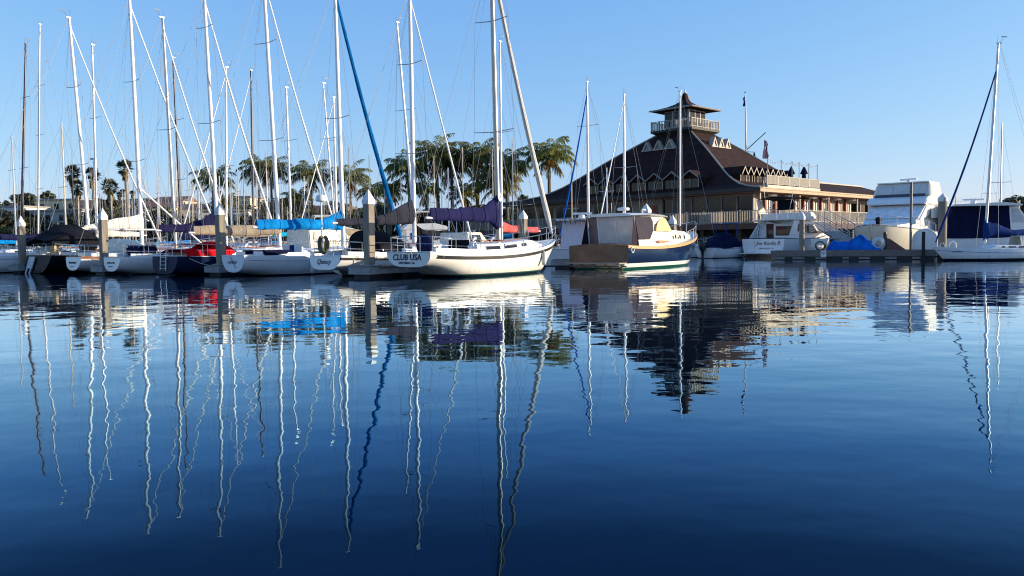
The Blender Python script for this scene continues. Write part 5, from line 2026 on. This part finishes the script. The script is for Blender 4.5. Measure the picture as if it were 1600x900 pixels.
def frond(mb, rnd, base, az, el, L, droop, leaf, nl=24, wd=.085, mi=0):
    """feather frond: arching midrib with hanging leaflets on both sides"""
    base = Vector(base)
    h = Vector((math.cos(az), math.sin(az), 0))
    side = Vector((-math.sin(az), math.cos(az), 0))
    pts = []
    p = base.copy()
    e = el
    n = 9
    for i in range(n + 1):
        pts.append(p.copy())
        p = p + (h * math.cos(e) + Vector((0, 0, math.sin(e)))) * (L / n)
        e -= droop / n * (.5 + 1.2 * i / n)
    mb.tube(pts, [.045 * (1 - .8 * i / n) for i in range(n + 1)], 3, mi)
    for k in range(nl):
        u = .1 + .9 * k / (nl - 1)
        i = min(n - 1, int(u * n))
        f = u * n - i
        q = pts[i].lerp(pts[i + 1], f)
        t = (pts[i + 1] - pts[i]).normalized()
        ll = leaf * (math.sin(PI * min(1, .18 + .82 * u)) ** .6) * rnd.uniform(.8, 1.15)
        for sd in (1, -1):
            d = (side * sd * rnd.uniform(.5, .9) + t * .6 + Vector((0, 0, rnd.uniform(-.9, -.05)))).normalized()
            m = q + d * ll * .55
            e_ = q + d * ll + Vector((0, 0, -ll * rnd.uniform(.25, .6)))
            w_ = t * wd
            mb.add([q - w_ * .6, q + w_ * .6, m + w_, e_, m - w_], [(0, 1, 2, 3, 4)], mi)


def make_palm(name, seed, H, L=3.6, nf=26, fruit=True, lean=.0):
    rnd = R(seed)
    t = bpy.data.objects.new(name, None)
    COL.objects.link(t)
    mb = MB()
    n = 8
    tp = Vector((lean, lean * .3, H))
    mb.tube([(lean * (i / n) ** 2, lean * .3 * (i / n) ** 2, -1 + (H + 1) * i / n) for i in range(n + 1)], [.3 - .1 * i / n for i in range(n + 1)], 8)
    mb.build('trunk', BARK, t, True)
    mb = MB()
    for k in range(nf):
        az = 2.39996 * k + rnd.uniform(-.2, .2)
        f = k / nf
        el = math.radians(lerp(80, 2, f ** .8) + rnd.uniform(-8, 8))
        frond(mb, rnd, tp + Vector((0, 0, .1)), az, el, L * rnd.uniform(.85, 1.1), math.radians(lerp(100, 95, f)) + rnd.uniform(-.1, .3), L * .25, 28, .06)
    mb.build('crown', PALML, t, recalc=False)
    mb = MB()
    for k in range(5):
        frond(mb, rnd, tp - Vector((0, 0, .2)), rnd.uniform(0, 6.28), math.radians(rnd.uniform(-50, -25)), L * .75, .9, L * .2, 18)
    mb.build('dry_fronds', PALMD, t, recalc=False)
    if fruit:
        for k in range(3):
            a = rnd.uniform(3.6, 6.2)
            n = 9
            pts = [(tp.x + (.35 + .25 * i / n) * math.cos(a), tp.y + (.35 + .25 * i / n) * math.sin(a), tp.z - .2 - 1.3 * i / n) for i in range(n + 1)]
            MB().tube(pts, [.04 + .26 * math.sin(PI * i / n) * (.8 + .4 * rnd.random()) for i in range(n + 1)], 7).build('fruit', FRUIT, t)
    return t


def make_fan_palm(name, seed, H, r=1.5, skirt=1.0):
    rnd = R(seed)
    t = bpy.data.objects.new(name, None)
    COL.objects.link(t)
    MB().tube([(0, 0, -1), (.1, 0, H * .5), (0, 0, H)], [.32, .24, .22], 8).build('trunk', BARK, t, True)
    mb = MB()
    for k in range(46):
        d = Vector((rnd.gauss(0, 1), rnd.gauss(0, 1), rnd.gauss(.25, .8))).normalized()
        c = Vector((0, 0, H)) + d * r * rnd.uniform(.5, .7)
        s = d.cross(Vector((0, 0, 1))).normalized()
        up = s.cross(d)
        mb.tube([(0, 0, H), c], .03, 3)
        for j in range(11):
            a = math.radians(-100 + 20 * j)
            e_ = c + (d * math.cos(a) + s * math.sin(a)) * r * .5 * rnd.uniform(.85, 1.1) + Vector((0, 0, -.12 * r * abs(math.sin(a))))
            w_ = (s * math.cos(a) - d * math.sin(a)) * .055 * r
            mb.add([c, c.lerp(e_, .55) + w_, e_, c.lerp(e_, .55) - w_], [(0, 1, 2, 3)])
    mb.build('crown', FANL, t, recalc=False)
    mb = MB()
    for k in range(int(90 * skirt)):
        a = rnd.uniform(0, 6.28)
        z = H - rnd.uniform(.2, 1.0) * r * 1.1
        p = Vector((.28 * math.cos(a), .28 * math.sin(a), z))
        e_ = p + Vector((math.cos(a) * .35, math.sin(a) * .35, -.7 * r * rnd.uniform(.5, 1)))
        w_ = Vector((-math.sin(a), math.cos(a), 0)) * .12
        mb.add([p - w_, p + w_, e_ + w_ * .6, e_ - w_ * .6], [(0, 1, 2, 3)])
    mb.build('dry_skirt', PALMD, t, recalc=False)
    return t


def gz(x, y):
    if y < 150:
        return 2.2
    return hill(x, y)


# feather palms: (px, crown centre row, distance, label)
palms = [
    (330, 284, 158, 'feather palm behind the white masts left of the first tall bare gap'), (425, 270, 156, 'feather palm between the black mast and the white mast'),
    (402, 268, 158, 'feather palm whose fronds hang left of the black mast'), (487, 276, 155, 'feather palm above the radar pole'), (548, 280, 156, 'feather palm just right of the blue covered mast'),
    (578, 302, 153, 'low feather palm above the tallest piling'), (606, 300, 116, 'low yellowish feather palm beside the blue furled jib'), (640, 268, 115, 'feather palm left of the charcoal covered mast'),
    (684, 246, 115, 'tall feather palm between the two nearest masts, with a drooping crown'), (706, 262, 117, 'feather palm in the middle of the palm group'), (745, 248, 115, 'tall feather palm with dry orange fronds left of the gold mast'),
    (792, 262, 115, 'feather palm partly hidden behind the gold mast'), (858, 246, 113, 'solitary feather palm with orange fruit beside the clubhouse roof'), (668, 300, 113, 'short feather palm low in the palm group'), (730, 305, 113, 'short feather palm above the violet navy cover'),
    (770, 290, 116, 'feather palm with yellow fronds left of the gold mast'), (465, 312, 154, 'small feather palm behind the pale flybridge cruiser'), (350, 318, 162, 'small dark feather palm low behind the masts')]
protos = []
for i, (px, row, Y, lab) in enumerate(palms):
    top = W(px, row, Y)
    g = gz(top.x, Y)
    hgt = top.z - g
    small = row > 295
    t = make_palm('feather_palm', 100 + i, hgt, (2.9 if px > 600 else 3.6) if small else (4.5 if px > 600 else 5.2), 20 if small else 27, px in (858, 745, 770, 606), R(i).uniform(-.5, .5))
    t.location = (top.x, Y, g)
    tag(t, lab, 'palm', 'feather palms along the shore')
fans = [(112, 270, 168, 1.9, 'fan palm left of the leaning white mast'), (121, 292, 165, 1.8, 'lower fan palm in front of the left fan palm pair'), (144, 272, 168, 1.8, 'fan palm with a long orange skirt behind a grey mast'), (195, 262, 166, 1.8, 'tall lone fan palm with a clear bare trunk'),
        (172, 292, 163, 1.9, 'wide fan palm left of the tall lone one'), (186, 304, 300, 1.3, 'tiny far fan palm, left of two beside the lone tall palm'), (192, 300, 310, 1.3, 'tiny far fan palm, a little taller than its neighbour'), (207, 302, 300, 1.3, 'tiny far fan palm right of the tall lone palm'),
        (818, 316, 155, 1.6, 'small fan palm over the clubhouse eave behind the furled jib')]
for i, (px, row, Y, r, lab) in enumerate(fans):
    top = W(px, row, Y)
    g = gz(top.x, Y)
    t = make_fan_palm('fan_palm', 200 + i, top.z - g, r, 1.6 if i in (2,) else .7)
    t.location = (top.x, Y, g)
    tag(t, lab, 'palm', 'fan palms on the hillside')

# broad-leaved trees: prototypes, then copies
tps = [make_tree('leafy_tree', 300, LEAF, 3.4, 5.6), make_tree('leafy_tree', 301, LEAFD, 3.0, 5.0), make_tree('leafy_tree', 302, LEAFG, 3.8, 4.6, 16), make_tree('leafy_tree', 303, LEAFD, 1.7, 7.5, 14, 160, 1.5)]
TL = ['olive leafy tree in the dense belt behind the masts', 'dark leafy tree in the dense belt behind the masts', 'yellowish leafy tree in the dense belt behind the masts', 'narrow dark tree rising from the belt behind the masts']
rnd = R(11)
spots = []
for k in range(84):      # hillside belt
    px = rnd.uniform(-20, 610)
    Y = rnd.uniform(166, 262)
    spots.append((gx(px, Y), Y, rnd.choice((0, 0, 1, 1, 2, 3))))
for k in range(26):      # thicket at the foot of the palms
    px = lerp(560, 835, k / 25) + rnd.uniform(-6, 6)
    Y = rnd.uniform(116, 126)
    spots.append((gx(px, Y), Y, rnd.choice((0, 1, 2))))
for k in range(30):
    px = lerp(-10, 600, k / 29) + rnd.uniform(-10, 10)
    Y = rnd.uniform(152, 160)
    spots.append((gx(px, Y), Y, rnd.choice((0, 1, 2))))
used = set()
for x, y, i in spots:
    s = rnd.uniform(1.1, 1.7) if y > 164 else (rnd.uniform(.8, 1.2) if y > 145 else rnd.uniform(.6, .95))
    z = gz(x, y)
    if i not in used:
        used.add(i)
        t = tps[i]
        t.location = (x, y, z)
        t.scale = (s, s, s)
        tag(t, TL[i], 'tree', 'trees of the belt behind the masts')
    else:
        dup(tps[i], (x, y, z), rnd.uniform(0, 6.28), TL[i], 'trees of the belt behind the masts', (s, s, s * rnd.uniform(.9, 1.15)))
for i in range(4):
    if i not in used:
        tps[i].location = (-60 - 4 * i, 200, gz(-60, 200))
        tag(tps[i], TL[i], 'tree', 'trees of the belt behind the masts')
for px, row, Y, s, i, lab in ((75, 300, 215, 1.0, 3, 'dark conical tree above the cream house'), (1585, 316, 120, 1.05, 1, 'round dark tree at the right edge behind the masts'), (1575, 330, 135, 1.0, 0, 'olive tree left of the round dark tree at the right edge'),
                              (1612, 322, 130, 1.1, 1, 'dark tree cut off by the right edge'), (40, 308, 200, 1.2, 1, 'broad dark tree left of the cream house')):
    q = W(px, row, Y)
    h = {0: 5.6, 1: 5.0, 2: 4.6, 3: 7.5}[i] * s
    dup(tps[i], (q.x, Y, q.z - h * .82), 1.0, lab, None, (s * 1.1, s * 1.1, s))
    if q.z - h * .82 > gz(q.x, Y) + .3:
        pass
# far shore at the right
mb = MB()
mb.grid(lambda u, v: (lerp(52, 160, u), lerp(112, 128, v), 1.2 + .3 * math.sin(9 * u)), 12, 2)
mb.grid(lambda u, v: (lerp(52, 160, u), 112, lerp(-2, 1.2 + .3 * math.sin(9 * u), v)), 12, 1)
tag(mb.build('far_shore', EARTH), kind='structure')

# ------------------------------------------------------------------ houses on the hill
TILE = mat('brown_tile_roof', (.15, .085, .06), .8, var=.3)
GREYROOF = mat('grey_flat_roof', (.3, .29, .27), .8)
HC = [mat('cream_stucco', (.72, .6, .38), .85, var=.1), mat('white_stucco', (.72, .68, .62), .85, var=.1), mat('tan_stucco', (.5, .4, .28), .85, var=.1), mat('grey_stucco', (.4, .38, .35), .85, var=.1)]


def house(label, px, row, Y, w, h, dpt, ci, gable=False, nwin=3):
    w, Y = w * 1.12, Y + 18
    q = W(px, row, Y)          # row = roof edge
    z0 = min(q.z - h, gz(q.x, Y))
    r = thing('house', label, 'house', (q.x, Y, z0), R(int(px)).uniform(-.35, .25))
    H_ = q.z - z0
    MB().bbox((-w / 2, 0, -.5), (w / 2, dpt, H_)).build('wall', HC[ci], r)
    mb = MB()
    if gable:
        mb.loft([[(-w / 2 - .4, -.4, H_ + .01), (-w / 2 - .4, dpt / 2, H_ + 1.6), (-w / 2 - .4, dpt + .4, H_ + .01)], [(w / 2 + .4, -.4, H_ + .01), (w / 2 + .4, dpt / 2, H_ + 1.6), (w / 2 + .4, dpt + .4, H_ + .01)]], True, True)
        mb.build('roof', TILE, r)
    else:
        mb.bbox((-w / 2 - .3, -.3, H_ + .01), (w / 2 + .3, dpt + .3, H_ + .35))
        mb.build('roof', GREYROOF, r)
    for fl in range(max(1, int(H_ / 3))):
        for k in range(nwin):
            x = -w / 2 + w * (k + .5) / nwin
            wn = MB().bbox((x - .55, -.04, H_ - 2.1 - 2.9 * fl), (x + .55, -.01, H_ - .8 - 2.9 * fl)).build('window', GLASS, r)
            MB().bbox((x - .68, -.12, H_ - 2.22 - 2.9 * fl), (x + .68, -.045, H_ - 2.11 - 2.9 * fl)).build('sill', WHITE2, wn)
    return r


house('cream house with a flat roof standing above the trees at the left', 88, 313, 175, 9.5, 4.5, 8, 0, False, 3)
house('grey low building under the cream house', 85, 330, 160, 12, 4, 8, 3, False, 4)
house('white stepped building at the far left edge', 8, 324, 165, 8, 4, 8, 1, False, 3)
house('cream house with brown tile roof right of the tall fan palm', 240, 324, 180, 8, 4, 7, 0, True, 3)
house('tan house among the trees behind the leaning white mast', 150, 322, 170, 9, 4, 8, 2, True, 3)
house('white house below the tall lone palm', 186, 330, 160, 10, 5, 8, 1, False, 4)
house('small white house with brown roof left of the navy cover hump', 290, 328, 185, 7, 4, 7, 1, True, 2)
house('cream two storey building right of the tall piling group', 374, 309, 170, 4.6, 6.5, 7, 0, False, 2)
house('white low building behind the tan cover', 352, 330, 150, 8, 4, 8, 1, False, 4)
house('tan house beyond the black mast', 415, 326, 190, 9, 4, 8, 2, True, 3)
house('white house in the trees under the feather palms', 505, 330, 180, 9, 4, 8, 1, True, 3)
house('cream building low in the trees left of the fan palms', 60, 326, 190, 8, 4, 8, 1, True, 3)
house('tan house high on the slope behind the grey mast', 262, 314, 235, 9, 4, 8, 2, True, 3)
house('white house high on the slope with three windows', 215, 312, 240, 8, 4, 8, 1, False, 3)
house('pale building behind the blue jib at the foot of the palms', 640, 338, 150, 9, 4, 8, 1, False, 4)

# lamp post and signal mast in the background
for px, row, Y, nm, lab in ((434, 286, 90, 'street_lamp', 'white lamp post with a short arm among the palms'), (146, 246, 110, 'signal_mast', 'thin tall pole with instruments near the fan palms')):
    q = W(px, row, Y)
    t = thing(nm, lab, 'lamp post' if 'lamp' in nm else 'mast', (q.x, Y, 0))
    MB().tube([(0, 0, 0), (0, 0, q.z)], .07, 6).build('shaft', WHITE2 if 'lamp' in nm else MASTGREY, t)
    if 'lamp' in nm:
        MB().box((.3, 0, q.z), (.75, .12, .08)).build('lamp_arm', WHITE2, t)
    else:
        MB().box((-.1, 0, q.z - .2), (.7, .1, .25)).build('instrument', MASTGREY, t)
        MB().box((.15, 0, q.z - .6), (.5, .1, .2)).build('instrument', WHITE2, t)

# ------------------------------------------------------------------ far rows of sailing boats
MASTTAN = mat('aged_mast', (.6, .54, .44), .45, var=.15)


def far_boat(seed):
    rnd = R(seed)
    t = bpy.data.objects.new('distant_sailboat', None)
    COL.objects.link(t)
    L = 9.5
    Hf = Hull(L, 3.0, .95, .92, 1.35, ws=.65, zt=.1, oh=1, tr=0)
    Hf.hull_mb(12, 6).build('hull', [GEL, GEL_BLUE, HNAVY, GEL][seed % 4], t, True, 50)
    mb = MB()
    mb.loft([[(x, -w, .9), (x, -w * .85, z), (x, w * .85, z), (x, w, .9)] for x, w, z in ((3.2, .85, 1.42), (5.5, .85, 1.4), (7.2, .5, 1.2))], True, True)
    mb.build('cabin', WHITE, t)
    mm = [MASTTAN, ALU, MASTGOLD, MASTW, MASTGREY, MASTTAN][seed]
    mb = MB()
    mb.tube([(5.2, 0, 1.2), (5.2, 0, 12.5)], [.075, .055], 6)
    for z in ((5.8, 9.2) if seed % 2 else (6.8,)):
        mb.tube([(5.1, -.85, z), (5.2, 0, z), (5.1, .85, z)], .025, 4)
    mb.build('mast', mm, t)
    mb = MB()
    for q in ([(5.2, 0, 12.4), (9.4, 0, 1.4)], [(5.2, 0, 12.4), (.1, 0, 1)], [(5.2, 0, 12.2), (5.1, .85, 7), (5.0, 1.4, 1)], [(5.2, 0, 12.2), (5.1, -.85, 7), (5.0, -1.4, 1)]):
        mb.tube(q, .007, 3)
    mb.build('rigging', WIREDARK, t)
    if seed == 99:
        mb = MB()
        mb.tube([(5.25, 0, 11.9), (9.35, 0, 1.5)], .035, 5)
        mb.build('furled_jib', WHITE2, t)
    cover_mb(5.2, 2.0, 3.8, .35, .8, 1.4, .16, seed).build('sail_cover', [C_NAVY, C_BLUE, C_TAN, C_WHITE, C_CYAN, C_BLACK][seed % 6], t, True)
    return t


fp_ = [far_boat(s) for s in range(6)]
FL = 'distant sailboat with a bare mast among the crowded far rows behind the near yachts'
FG = 'distant sailboats in the crowded far rows'
rnd = R(21)
first = set()
lst = []
for j in range(7):                       # rows at right angles to the boats, well apart
    for k in range(21):
        Y0 = 92 + 8.4 * j
        x = -52 - 3.2 * j + 3.3 * k + rnd.uniform(-.3, .3)
        Y = Y0 - .2 * (x + 30) + rnd.uniform(-.6, .6)
        if Y > 142 or (x > -30 and Y > 101) or Y < 84:
            continue
        px = 800 + F_PX * x / Y
        if px < 850:
            lst.append((px, Y))
for k in range(7):
    lst.append((1490 + 17 * k, 88 + (k % 2) * 12))
for px, Y in lst:
    i = rnd.randrange(6)
    x = gx(px, Y)
    rz_ = HD + PI * rnd.randrange(2) + rnd.uniform(-.08, .08)
    hv = Vector((math.cos(rz_), math.sin(rz_)))
    loc = (x - hv.x * 5.2, Y - hv.y * 5.2, 0)
    s = rnd.uniform(.72, .88)
    k = rnd.uniform(.6, 1.0) if px < 1400 else rnd.uniform(.3, .5)
    if i not in first:
        first.add(i)
        fp_[i].location = loc
        fp_[i].rotation_euler = (0, 0, rz_)
        fp_[i].scale = (s, s, k)
        tag(fp_[i], FL, 'sailboat', FG)
    else:
        dup(fp_[i], loc, rz_, FL, FG, (s, s, k))
# a few far masts that stand clear of the rest
for px, row, Y, i, lab in ((18, 212, 74, 1, 'distant sailboat with a slim mast close to the left edge'), (96, 190, 72, 0, 'distant sailboat whose pale mast stands alone between two taller ones'), (1566, 192, 74, 4, 'distant ketch-like sailboat with a grey mast right of the day sailer mast'), (1548, 270, 90, 1, 'distant sailboat with a short mast just left of the day sailer mast'),
                           (700, 262, 70, 3, 'distant sailboat with a white mast before the palms'), (893, 262, 78, 0, 'distant sailboat with a short mast in front of the clubhouse eave'), (948, 262, 76, 3, 'distant sailboat behind the blue jib of the sloop')):
    q = W(px, row, Y)
    s = .95
    hv = Vector((math.cos(HD), math.sin(HD)))
    dup(fp_[i], (q.x - hv.x * 5.2 * s, Y - hv.y * 5.2 * s, 0), HD, lab, None, (s, s, q.z / 12.5))

# ------------------------------------------------------------------ water, sky, sun
m, nt, b = _nt('harbour_water')
tc = N(nt, 'ShaderNodeTexCoord')
def wmap(sc, rot=0.0):
    mp = N(nt, 'ShaderNodeMapping')
    mp.inputs['Scale'].default_value = sc
    mp.inputs['Rotation'].default_value = (0, 0, rot)
    nt.links.new(tc.outputs['Object'], mp.inputs['Vector'])
    return mp.outputs['Vector']
def wadd(a, b_, k):
    n = N(nt, 'ShaderNodeMath', operation='MULTIPLY_ADD')
    nt.links.new(b_, n.inputs[0])
    n.inputs[1].default_value = k
    if hasattr(a, 'links'):
        nt.links.new(a, n.inputs[2])
    else:
        n.inputs[2].default_value = a
    return n.outputs[0]
h = wadd(0.0, noise(nt, wmap((.6, 1, 1), .3), .22, 1, .4), WAVE[0])
h = wadd(h, noise(nt, wmap((.7, 1, 1), -.25), .9, 1, .4), WAVE[1])
h = wadd(h, noise(nt, wmap((.8, 1, 1), .15), 2.6, 1, .4), WAVE[2])
h = wadd(h, noise(nt, wmap((1, 1, 1), .6), 7.0, 1, .4), WAVE[3])
pm = N(nt, 'ShaderNodeMapRange')           # calmer and livelier patches of water
nt.links.new(noise(nt, wmap((.5, 1, 1), .2), .07, 3, .5), pm.inputs['Value'])
for k_, v_ in (('From Min', .35), ('From Max', .65), ('To Min', .75), ('To Max', 1.3)):
    pm.inputs[k_].default_value = v_
hm_ = N(nt, 'ShaderNodeMath', operation='MULTIPLY')
nt.links.new(h, hm_.inputs[0])
nt.links.new(pm.outputs['Result'], hm_.inputs[1])
h = hm_.outputs[0]
bn = N(nt, 'ShaderNodeBump')
nt.links.new(h, bn.inputs['Height'])
bn.inputs['Distance'].default_value = 1.0
fr_ = N(nt, 'ShaderNodeFresnel')
fr_.inputs['IOR'].default_value = 1.333
nt.links.new(bn.outputs['Normal'], fr_.inputs['Normal'])
cr = N(nt, 'ShaderNodeValToRGB')        # hand-set reflection colour against the Fresnel term: near-water darkness and blue put in
REF = ((0, (0, .002, .006)), (.14, (.02, .046, .08)), (.25, (.11, .205, .31)), (.39, (.33, .46, .54)), (.55, (.68, .79, .86)), (1, (1, 1, 1)))
el = cr.color_ramp.elements
el[0].position, el[1].position = 0, 1
el[0].color, el[1].color = rgba(REF[0][1]), rgba(REF[-1][1])
for p_, c_ in REF[1:-1]:
    el.new(p_).color = rgba(c_)
nt.links.new(fr_.outputs[0], cr.inputs[0])
gl = N(nt, 'ShaderNodeBsdfGlossy')
gl.inputs['Roughness'].default_value = .01
nt.links.new(cr.outputs[0], gl.inputs['Color'])
nt.links.new(bn.outputs['Normal'], gl.inputs['Normal'])
df = N(nt, 'ShaderNodeBsdfDiffuse')
df.inputs['Color'].default_value = (.0004, .002, .005, 1)
ad = N(nt, 'ShaderNodeAddShader')
nt.links.new(gl.outputs[0], ad.inputs[0])
nt.links.new(df.outputs[0], ad.inputs[1])
nt.links.new(ad.outputs[0], nt.nodes['Material Output'].inputs['Surface'])
nt.nodes.remove(b)
mb = MB()
mb.grid(lambda u, v: (lerp(-3000, 3000, u), lerp(-600, 4000, v), 0), 6, 6)
wt = mb.build('water', m, None)
tag(wt, kind='structure')

SUN_EL, SUN_AZ = math.radians(11.5), math.atan2(0, 1.0)     # low sun from the right
sd = Vector((math.cos(SUN_EL) * math.cos(SUN_AZ), math.cos(SUN_EL) * math.sin(SUN_AZ), math.sin(SUN_EL)))
sun = bpy.data.lights.new('sun', 'SUN')
sun.energy = 5.0
sun.angle = math.radians(.53)
sun.color = (1.0, .84, .62)
so = bpy.data.objects.new('sun', sun)
COL.objects.link(so)
so.rotation_euler = (-sd).to_track_quat('-Z', 'Y').to_euler()
so.location = (200, 0, 80)
w = bpy.data.worlds.new('World')
scene.world = w
w.use_nodes = True
nt = w.node_tree
bg = nt.nodes['Background']
sk = N(nt, 'ShaderNodeTexSky', sky_type='NISHITA')
sk.sun_disc = False
sk.sun_elevation = SUN_EL
sk.sun_rotation = PI / 2 - SUN_AZ
sk.air_density = SKY[0]
sk.dust_density = SKY[1]
sk.ozone_density = SKY[2]
sk.altitude = 0
sp_c = N(nt, 'ShaderNodeSeparateColor')
cb_c = N(nt, 'ShaderNodeCombineColor')
nt.links.new(sk.outputs[0], sp_c.inputs[0])
for i, (g_, k_) in enumerate(SKYCURVE):      # the camera's response to the sky, channel by channel
    pw = N(nt, 'ShaderNodeMath', operation='POWER')
    nt.links.new(sp_c.outputs[i], pw.inputs[0])
    pw.inputs[1].default_value = g_
    ml = N(nt, 'ShaderNodeMath', operation='MULTIPLY')
    nt.links.new(pw.outputs[0], ml.inputs[0])
    ml.inputs[1].default_value = k_
    nt.links.new(ml.outputs[0], cb_c.inputs[i])
nt.links.new(cb_c.outputs[0], bg.inputs['Color'])
bg.inputs['Strength'].default_value = SKY[3]

scene.view_settings.view_transform = 'Standard'
scene.view_settings.look = 'None'
scene.view_settings.exposure = EXPO
scene.view_settings.gamma = 1
scene.view_settings.use_curve_mapping = False
scene.render.engine = 'CYCLES'
scene.cycles.use_denoising = True
scene.cycles.filter_width = 1.1
scene.cycles.max_bounces = 6
scene.cycles.transparent_max_bounces = 6
scene.cycles.sample_clamp_indirect = 6
